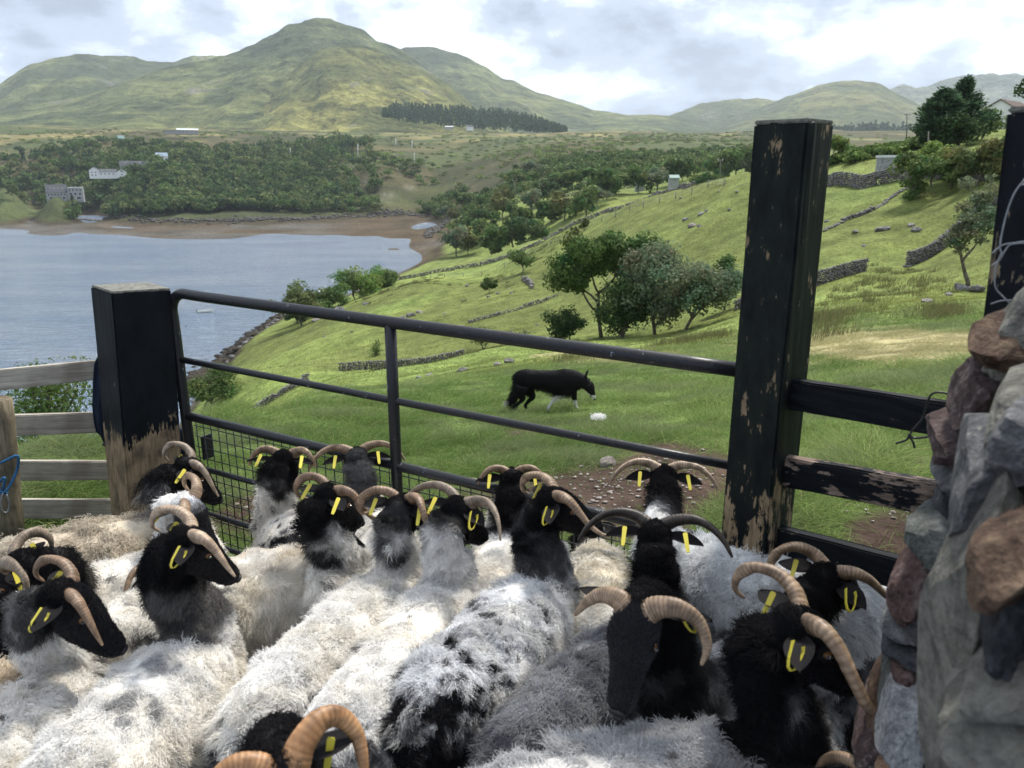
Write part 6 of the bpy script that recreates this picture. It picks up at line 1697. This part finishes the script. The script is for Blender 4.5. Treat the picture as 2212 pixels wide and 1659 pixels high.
# shore lodge (px 105-188)
h1 = bld(148, 431, 850, 'grey two-winged lodge with slate roof and glass-fronted block by the far beach')
gabled(h1, 'wall', -10.5, 0, 20, 14, 8.5, 9.0, M_greyrender, M_slateroof, 0.05, wins=[('f', u, 5.0, 2.3, 2.0) for u in (-.4, -.25, -.1, .05, .2, .35)] + [('f', u, 0.6, 2.6, 3.2) for u in (-.3, -.1, .1, .3)] + [('s', u, 3.0, 1.3, 1.6) for u in (-.3, -.1, .1, .3)], chim=(.35,))
gabled(h1, 'wing', 8.0, -3, 15, 11, 14.0, .1, M_greyrender, M_rooflight, -0.12, flat=True, wins=[('f', u, 9.8, 2.0, 2.6) for u in (-.35, -.12, .12, .35)] + [('f', u, 5.0, 2.6, 3.6) for u in (-.3, 0, .3)] + [('f', .2, .5, 5, 3)])
h1.scale = (.85, .85, .78)
# white farm buildings (px 195-275) and long slate building (268-338)
h2 = bld(235, 382, 960, 'white farmhouse with two slate-roofed gables among the trees')
gabled(h2, 'wall', -16, 0, 8, 11, 11, 5.0, M_white, M_slateroof, 1.35, wins=[('l', -.2, 2, 1.6, 2), ('l', .2, 2, 1.6, 2), ('l', -.2, 6.5, 1.6, 2), ('l', .2, 6.5, 1.6, 2)])
gabled(h2, 'wing', -2, 2, 24, 11, 8, 5.0, M_white, M_slateroof, .10, wins=[('f', u, 4.0, 2, 1.8) for u in (-.3, -.1, .1, .3)] + [('s', u, 2.5, 1.6, 1.6) for u in (-.2, .1)])
gabled(h2, 'wing', 16, -2, 9, 12, 8, 5.0, M_white, M_slateroof, 1.45, wins=[('l', 0, 3.0, 2, 2)], chim=(.3,))
h2.scale = (.82, .82, .62)
h3 = bld(303, 368, 985, 'long low black-roofed building right of the white farmhouse')
gabled(h3, 'wall', 0, 0, 40, 10, 5, 5.0, M_greyrender, M_slateroof, .0, wins=[('f', u, 1.5, 3.0, 2.4) for u in (-.4, -.2, 0, .2, .4)] + [('s', u, 2.5, 2.0, 1.6) for u in (-.35, 0, .3)])
h4 = bld(350, 345, 1050, 'small building with pale blue roof hidden in the wood')
gabled(h4, 'wall', 0, 0, 13, 8, 4, 4, M_white, simple('pale_blue_roof', (.30, .38, .46)), .1, wins=[('f', 0, 1, 2, 2)])
h5 = bld(400, 287, 1480, 'long white-roofed barn on the moor below the mountain', 'barn', 'barn')
gabled(h5, 'wall', 4, 0, 34, 12, 4.5, 2.5, M_greyrender, M_rooflight, 0.0, wins=[('f', u, 1, 2.2, 1.8) for u in (-.4, -.2, 0, .2, .4)])
gabled(h5, 'wing', -20, -6, 24, 8, 3, .1, M_greyrender, M_slateroof, 0.0, flat=True)
h6 = bld(592, 319, 1300, 'small flat-roofed white house at the top of the wood')
gabled(h6, 'wall', 0, 0, 16, 8, 5.0, .1, M_white, M_slateroof, 0.0, flat=True, wins=[('f', u, 1.2, 2.6, 2.6) for u in (-.3, 0, .3)])
h7 = bld(262, 308, 1350, 'tiny grey stone hut on the moor above the wood', 'hut', 'hut')
gabled(h7, 'wall', 0, 0, 9, 7, 6, 4, M_greyrender, M_greenroof, 0.3, wins=[('f', 0, 2, 1.5, 1.5)])
h8 = bld(1015, 279, 1700, 'small white cottage with chimney below the conifer plantation', 'cottage', 'cottage')
gabled(h8, 'wall', 0, 0, 14, 7, 4.5, 3.5, M_white, M_slateroof, .2, wins=[('f', u, 1, 1.4, 1.4) for u in (-.3, .3)], chim=(-.4,))
h9 = bld(970, 277, 1750, 'long low pale-roofed shed left of the white cottage', 'shed', 'shed')
gabled(h9, 'wall', 0, 0, 18, 7, 3, 1.5, M_greyrender, M_rooflight, .1, wins=[('f', 0, .6, 1.4, 1.4)])
h10 = bld(1382, 404, 440, 'low shed with a pale roof between the valley trees', 'shed', 'shed')
gabled(h10, 'wall', 0, 0, 5, 3, 1.6, .5, M_greyrender, M_rooflight, .2, wins=[('f', 0, .5, .8, .7)])
h11 = bld(1455, 393, 330, 'small green-roofed hut behind the field crest', 'hut', 'hut')
gabled(h11, 'wall', 0, 0, 3.6, 3, 1.6, 1.0, M_tin, M_greenroof, .3, wins=[('f', 0, .5, .7, .7)])
# grey shed on the wall
h12 = bld(1925, 370, 118, 'small grey corrugated shed standing behind the right field wall', 'shed', 'shed')
sw_ = gabled(h12, 'wall', 0, 0, 3.6, 2.2, 1.75, .05, M_tin, M_rooflight, .18, flat=True, over=.12)
for k in range(9):
    s_ = obj('door_board', box_me('door_board', .17, .05, 1.6, .004), M_tin, h12); s_.location = (-1.62 + k * .19 , -1.13, 0.02)
# white house on the right skyline
h13 = bld(2150, 282, 178, 'white house with brown roof and balcony behind the dark conifers')
gabled(h13, 'wall', 2, 0, 12, 8, 3.6, 2.4, M_white, M_brownroof, 1.25, wins=[('l', -.25, 1.6, 1.2, 1.3), ('l', .1, 1.6, 1.2, 1.5), ('l', .32, 1.6, 1.0, 1.3)], chim=(-.3,))
h13.scale = (.85, .85, .85)
for k in range(14):
    s_ = obj('balcony_rail', box_me('balcony_rail', .05, .05, .9, .004), M_frame, h13); s_.location = (-3.6 + k * .35, -5.8, .2)
s_ = obj('balcony_rail', box_me('balcony_rail', 4.8, .07, .07, .004), M_frame, h13); s_.location = (-1.3, -5.8, 1.12)

# ================================================================== POLES AND WIRE FENCE
M_pole = simple('pole_wood', (0.24, 0.22, 0.19), .85, .15, .2, 3)
M_insul = simple('insulator', (.6, .6, .6), .4, .4, .05)
for i, (x, y0, y1, R, arm, lab) in enumerate((
    (1556, 383, 345, 160, 1, 'utility pole with white insulators on the crest left of the tall post'), (2003, 340, 284, 118, 0, 'leaning bare pole in front of the dark conifers'),
    (1959, 300, 244, 150, 1, 'thin pole with a crossarm rising behind the bramble bank'), (1112, 425, 389, 470, 1, 'pale pole among the valley trees, left one of two'),
    (1263, 419, 393, 480, 1, 'pale pole among the valley trees, right one of two'), (895, 350, 330, 1050, 0, 'short pole in the middle of the moor, lowest of three'),
    (890, 324, 303, 1250, 0, 'short pole on the moor, middle one of three'), (855, 319, 299, 1350, 0, 'short pole on the moor, leftmost of three'), (773, 340, 311, 1050, 0, 'white pole at the right edge of the hilltop wood'),
    (1631, 372, 345, 135, 1, 'small pole with insulator tucked against the left of the tall post'), (627, 336, 320, 1150, 0, 'pole standing above the hilltop wood'))):
    a = P(x, y0 + 4, R); b_ = P(x + (3 if i == 1 else 0), y1, R)
    root = empty('utility_pole' if arm else 'pole', a); tag(root, lab, 'pole')
    r_ = max(.09, R * .00042)
    tube('shaft', [(0, 0, -1), tuple((b_ - a) * .5), tuple(b_ - a)], [r_ * 1.1, r_, r_ * .8], M_pole if R < 900 else M_frame, root, 8, up=(0, 1, 0))
    if arm:
        t = b_ - a; w_ = max(.5, R * .0030)
        tube('crossarm', [(t.x - w_, 0, t.z - .3), (t.x + w_, 0, t.z - .3)], r_ * .6, M_pole, root, 6, up=(0, 0, 1))
        for sx in (-w_ * .9, w_ * .9): tube('insulator', [(t.x + sx, 0, t.z - .3), (t.x + sx, 0, t.z + .15)], r_ * .75, M_insul, root, 6, up=(0, 1, 0))
fo = GPY(1300, 470, 185); wf = empty('wire_fence', fo); tag(wf, 'thin post and wire fence along the crest of the field', 'fence')
FP = [(930, 600, 222), (960, 592, 215), (1000, 582, 205), (1040, 566, 200), (1090, 548, 195), (1140, 530, 190), (1190, 512, 182), (1225, 497, 178), (1262, 482, 172), (1300, 468, 165), (1330, 454, 160), (1360, 442, 155), (1390, 430, 150), (1425, 418, 146), (1460, 407, 142), (1495, 397, 138), (1530, 389, 134), (1565, 382, 130)]
tops = []
for x, y, R in FP:
    g = GPY(x, y, R); o = tube('fence_post', [tuple(g - fo + Vector((0, 0, -.3))), tuple(g - fo + Vector((0.05, 0, 1.25)))], .085, M_pole, wf, 6, up=(0, 1, 0)); tops.append(g - fo)
for h_ in (.45, .85, 1.15): tube('wire', [tuple(t + Vector((0, 0, h_))) for t in tops], .018, M_galv, wf, 4)
fo = GPY(2100, 372, 97); wf = empty('wooden_fence', fo); tag(wf, 'pale post and rail fence above the right field wall under the olive tree', 'fence')
FP = [(2010, 368, 104), (2050, 358, 102), (2090, 352, 100), (2135, 344, 97), (2180, 338, 95), (2230, 330, 93)]; tops = []
for x, y, R in FP:
    g = P(x, y, R); tube('fence_post', [tuple(g - fo + Vector((0, 0, -1.2))), tuple(g - fo + Vector((0, 0, .55)))], .06, M_pole, wf, 6, up=(0, 1, 0)); tops.append(g - fo)
for h_ in (-.1, .4): tube('rail', [tuple(t + Vector((0, 0, h_))) for t in tops], .045, M_pole, wf, 6)

# ================================================================== BOAT, BUOY, BIRDS
def boat():
    g = PZ(444, 675, -45); root = empty('rowing_boat', (g.x, g.y, 0), 0.32); root.scale = (1.2, 1.2, 1.3); tag(root, 'small white open boat with outboard motor moored on the bay', 'boat')
    L = 4.1; n = 15; V, m = [], 9
    for i in range(n):
        t = i / (n - 1); x = (t - .5) * L; bw = .82 * (1 - max(0, (t - .45) / .55) ** 2.2) * (1 if t > .0 else .9); sh = .55 + .28 * t ** 2
        for j in range(m):
            a = math.pi * j / (m - 1); V.append((x + .12 * t * abs(math.sin(a)) * 0, -bw * math.cos(a), sh - (sh + .12) * math.sin(a) ** .7))
    Fc = [(i * m + j, i * m + j + 1, (i + 1) * m + j + 1, (i + 1) * m + j) for i in range(n - 1) for j in range(m - 1)] + [tuple(range(m))[::-1]]
    me = bpy.data.meshes.new('hull'); me.from_pydata(V, [], Fc); me.update(); h = obj('hull', me, simple('boat_paint', (.74, .74, .70), .4, .4, .05), root)
    md = h.modifiers.new('s', 'SOLIDIFY'); md.thickness = .05
    for x in (-1.1, 0.0, 1.0): s_ = obj('thwart', box_me('thwart', .28, 1.2, .05, .01), M_board, root); s_.location = (x, 0, .26)
    s_ = obj('outboard_motor', box_me('outboard_motor', .28, .26, .42, .06), M_blackwire, root); s_.location = (-L / 2 - .1, 0, .45)
    s2 = obj('motor_leg', box_me('motor_leg', .10, .08, .6, .02), M_blackwire, s_); s2.location = (0, 0, -.5)
boat()
for x, y, lab, m_, r in ((449, 639, 'small white mooring buoy on the water beyond the boat', M_white, .28), (383, 1e9, '', None, 0), (403, 705, 'dark float low in the water left of the boat', M_blackwire, .25)):
    if m_ is None: continue
    g = PZ(x, y, -45); bm = bmesh.new(); bmesh.ops.create_uvsphere(bm, u_segments=14, v_segments=9, radius=r); me = bpy.data.meshes.new('buoy'); bm.to_mesh(me); bm.free()
    root = empty('buoy', (g.x, g.y, .05)); tag(root, lab, 'buoy'); obj('float', me, m_, root)
    tube('ring', smooth_path([(.06 * math.cos(a), 0, r + .05 + .06 * math.sin(a)) for a in np.linspace(0, 6.28, 8)], 14), .015, M_galv, root, 6)
# wool tuft on the grass
def tuft():
    g = GPY(1292, 936, 7.0); rng = np.random.default_rng(8); n = 1500
    d = rng.normal(size=(n, 3)); d[:, 2] = np.abs(d[:, 2]) * .8; d /= np.linalg.norm(d, axis=1)[:, None]
    r = np.stack([rng.normal(size=n) * .024, rng.normal(size=n) * .02, np.abs(rng.normal(size=n)) * .016], 1) + np.array([0, 0, .06])
    o = hair_object('wool_tuft', r, d, np.full(n, .018), .0018, np.tile(WHITE, (n, 1)), None, M_wool, 4, .008, 1.5, None, .3, rng); o.location = g; tag(o, 'white tuft of loose wool lying on the grass behind the dog', 'wool')
tuft()

# ================================================================== SHEEPDOG
def dog():
    R = 8.6; f0 = P(1240, 885, R); gnd = gz(f0.x, f0.y)
    C0 = P(1190, 885, R); C0.z = gnd
    root = empty('dog', C0); tag(root, 'black and white sheepdog walking with lowered head on the grass beyond the gate', 'dog')
    sc = F / (R * _c + (CZ - gnd) * _s)        # px per metre here
    def q(px, py, y=0.0): return Vector(((px - 1190) / sc, y, (892 - py) / sc * 1.03))
    body = [(1118, 842, .035, .045), (1124, 830, .075, .095), (1136, 829, .095, .118), (1155, 829, .092, .112), (1178, 830, .092, .116), (1203, 833, .108, .142), (1224, 833, .108, .158), (1242, 832, .090, .135), (1251, 835, .065, .095)]
    neck = [(1236, 826, .080, .105), (1252, 829, .070, .088), (1264, 835, .058, .068)]
    head = [(1256, 830, .045, .048), (1264, 834, .066, .070), (1271, 842, .060, .062), (1276, 853, .038, .044), (1280, 861, .025, .032), (1283, 867, .014, .018)]
    ch = []
    for s_, n_ in ((body, 34), (neck, 12), (head, 18)):
        p = smooth_path([tuple(q(a, b_)) + (c, d) for a, b_, c, d in s_], n_); ch.append(loft(p[:, :3], p[:, 3] * .95, p[:, 4], (0.02, 0, 1) if s_ is not head else (-.7, 0, .7), 16))
    # legs: hind left/right, front left/right, each with its joints
    for pts in ([(1136, 838, .06, .085), (1142, 856, .055, .066), (1150, 868, .05, .036), (1141, 879, .05, .022), (1133, 890, .05, .017), (1138, 893, .05, .018)],
                [(1130, 840, -.06, .080), (1126, 858, -.055, .058), (1130, 868, -.05, .032), (1120, 880, -.05, .017), (1110, 889, -.05, .016), (1116, 893, -.05, .017)],
                [(1234, 845, .06, .065), (1237, 858, .055, .048), (1240, 869, .05, .030), (1243, 880, .05, .018), (1245, 890, .05, .017), (1250, 893, .05, .018)],
                [(1228, 846, -.06, .046), (1212, 856, -.055, .030), (1200, 866, -.05, .022), (1190, 878, -.05, .017), (1184, 889, -.05, .016), (1189, 892, -.05, .017)]):
        p = smooth_path([tuple(q(a, b_, y)) + (r_,) for a, b_, y, r_ in pts], 22); ch.append(loft(p[:, :3], p[:, 3], p[:, 3], (1, 0, .05), 10))
    tl = smooth_path([tuple(q(a, b_)) + (r_,) for a, b_, r_ in ((1126, 826, .035), (1117, 842, .040), (1113, 862, .045), (1107, 876, .042), (1098, 880, .022), (1092, 879, .006))], 18); ch.append(loft(tl[:, :3], tl[:, 3] * .8, tl[:, 3], (0, 1, 0), 10))
    for y in (.034, -.034):
        e = smooth_path([tuple(q(1263, 829, y)) + (.032,), tuple(q(1264, 816, y * 1.15)) + (.024,), tuple(q(1269, 805, y * 1.1)) + (.006,)], 8); ch.append(loft(e[:, :3], e[:, 3], e[:, 3] * .5, (1, 0, .05), 8))
    me0 = mixed_mesh('b', ch); tmp = bpy.data.objects.new('tmp', me0); SC.collection.objects.link(tmp)
    md = tmp.modifiers.new('r', 'REMESH'); md.mode = 'VOXEL'; md.voxel_size = .0095; ms = tmp.modifiers.new('s', 'SMOOTH'); ms.iterations = 2
    dg = C.evaluated_depsgraph_get(); dg.update(); me = bpy.data.meshes.new_from_object(tmp.evaluated_get(dg)); bpy.data.objects.remove(tmp, do_unlink=True)
    me.name = 'body'; nv = len(me.vertices); co = np.empty(nv * 3, np.float32); me.vertices.foreach_get('co', co); co = co.reshape(-1, 3).astype(float)
    def colr(p):
        X = p[:, 0] * sc + 1190; Y = 892 - p[:, 2] * sc / 1.03; nz = fbm(p * 22, 2, 5) * 4
        w = np.zeros(len(p))
        w = np.maximum(w, (X > 1225) & (X < 1256) & (Y > 873 + nz))                                   # front socks
        w = np.maximum(w, (X > 1175) & (X < 1206) & (Y > 862 + nz))
        w = np.maximum(w, (X > 1246) & (X < 1274) & (Y > 847 + nz) & (X - 1252 < (Y - 840) * 1.3))      # throat and cheek
        w = np.maximum(w, (X > 1276) & (Y > 858))                                                       # muzzle
        w = np.maximum(w, (Y > 857 + nz) & (X > 1165) & (X < 1235) & (Y < 866))
        w = np.maximum(w, (X < 1099) * 0.7)
        return mixc(np.tile(BLACK, (len(p), 1)), np.array([.72, .70, .66]), w.astype(float) * .95)
    set_col(me, colr(co)); me.polygons.foreach_set('use_smooth', np.ones(len(me.polygons), dtype=bool)); obj('body', me, M_skin, root)
    rng = np.random.default_rng(4); me.calc_loop_triangles(); nt_ = len(me.loop_triangles); tri = np.empty(nt_ * 3, np.int32); me.loop_triangles.foreach_get('vertices', tri); tri = tri.reshape(-1, 3)
    a, b_, c = co[tri[:, 0]], co[tri[:, 1]], co[tri[:, 2]]; nr = np.cross(b_ - a, c - a); ar = np.linalg.norm(nr, axis=1); nr /= ar[:, None] + 1e-12
    n = 14000; ix = rng.choice(nt_, n, p=ar / ar.sum()); u, v = rng.random(n), rng.random(n); f = u + v > 1; u[f] = 1 - u[f]; v[f] = 1 - v[f]
    rt = a[ix] * (1 - u - v)[:, None] + b_[ix] * u[:, None] + c[ix] * v[:, None]; nn = nr[ix]; X = rt[:, 0] * sc + 1190; Y = 892 - rt[:, 2] * sc / 1.03
    d = nn * .45 + np.array([-.70, 0, -.50]) + rng.normal(size=(n, 3)) * .15; d /= np.linalg.norm(d, axis=1)[:, None]
    L = np.where(Y > 866, .010, np.where(X > 1256, .010, .036)); L = np.where((X < 1122) & (Y > 840), .060, L); L = np.where((Y > 850) & (Y < 866) & (X > 1150) & (X < 1240), .050, L)
    hair_object('coat', rt, d, L * rng.uniform(.6, 1.2, n), .0013, colr(rt), root, M_coat, 3, .001, 1, None, .2, rng, .2)
    for y in (.030, -.030):
        bm = bmesh.new(); bmesh.ops.create_uvsphere(bm, u_segments=8, v_segments=6, radius=.009); em = bpy.data.meshes.new('eye'); bm.to_mesh(em); bm.free()
        e = obj('eye', em, M_eye, root); e.location = q(1275, 843, y * 1.25)
    bm = bmesh.new(); bmesh.ops.create_uvsphere(bm, u_segments=8, v_segments=6, radius=.013); em = bpy.data.meshes.new('nose'); bm.to_mesh(em); bm.free(); e = obj('nose', em, M_nose, root); e.location = q(1283, 868)
    root.rotation_euler = (0, 0, -0.10)
dog()

# ================================================================== HAZE
def haze():
    m = bpy.data.materials.new('haze_air'); m.use_nodes = True; t = m.node_tree; t.nodes.clear()
    o = t.nodes.new('ShaderNodeOutputMaterial'); v = t.nodes.new('ShaderNodeVolumePrincipled'); v.inputs['Color'].default_value = (.80, .89, 1.0, 1); v.inputs['Density'].default_value = 5.5e-5; v.inputs['Anisotropy'].default_value = 0.25
    t.links.new(v.outputs[0], o.inputs['Volume'])
    V = [(x, y, z) for x in (-8300, 8300) for y in (-8300, 8300) for z in (-70, 960)]
    me = bpy.data.meshes.new('haze'); me.from_pydata(V, [], [(0, 1, 3, 2), (4, 6, 7, 5), (0, 4, 5, 1), (2, 3, 7, 6), (0, 2, 6, 4), (1, 5, 7, 3)]); me.materials.append(m)
    h = link(bpy.data.objects.new('haze', me)); tag(h, kind='stuff')
haze()
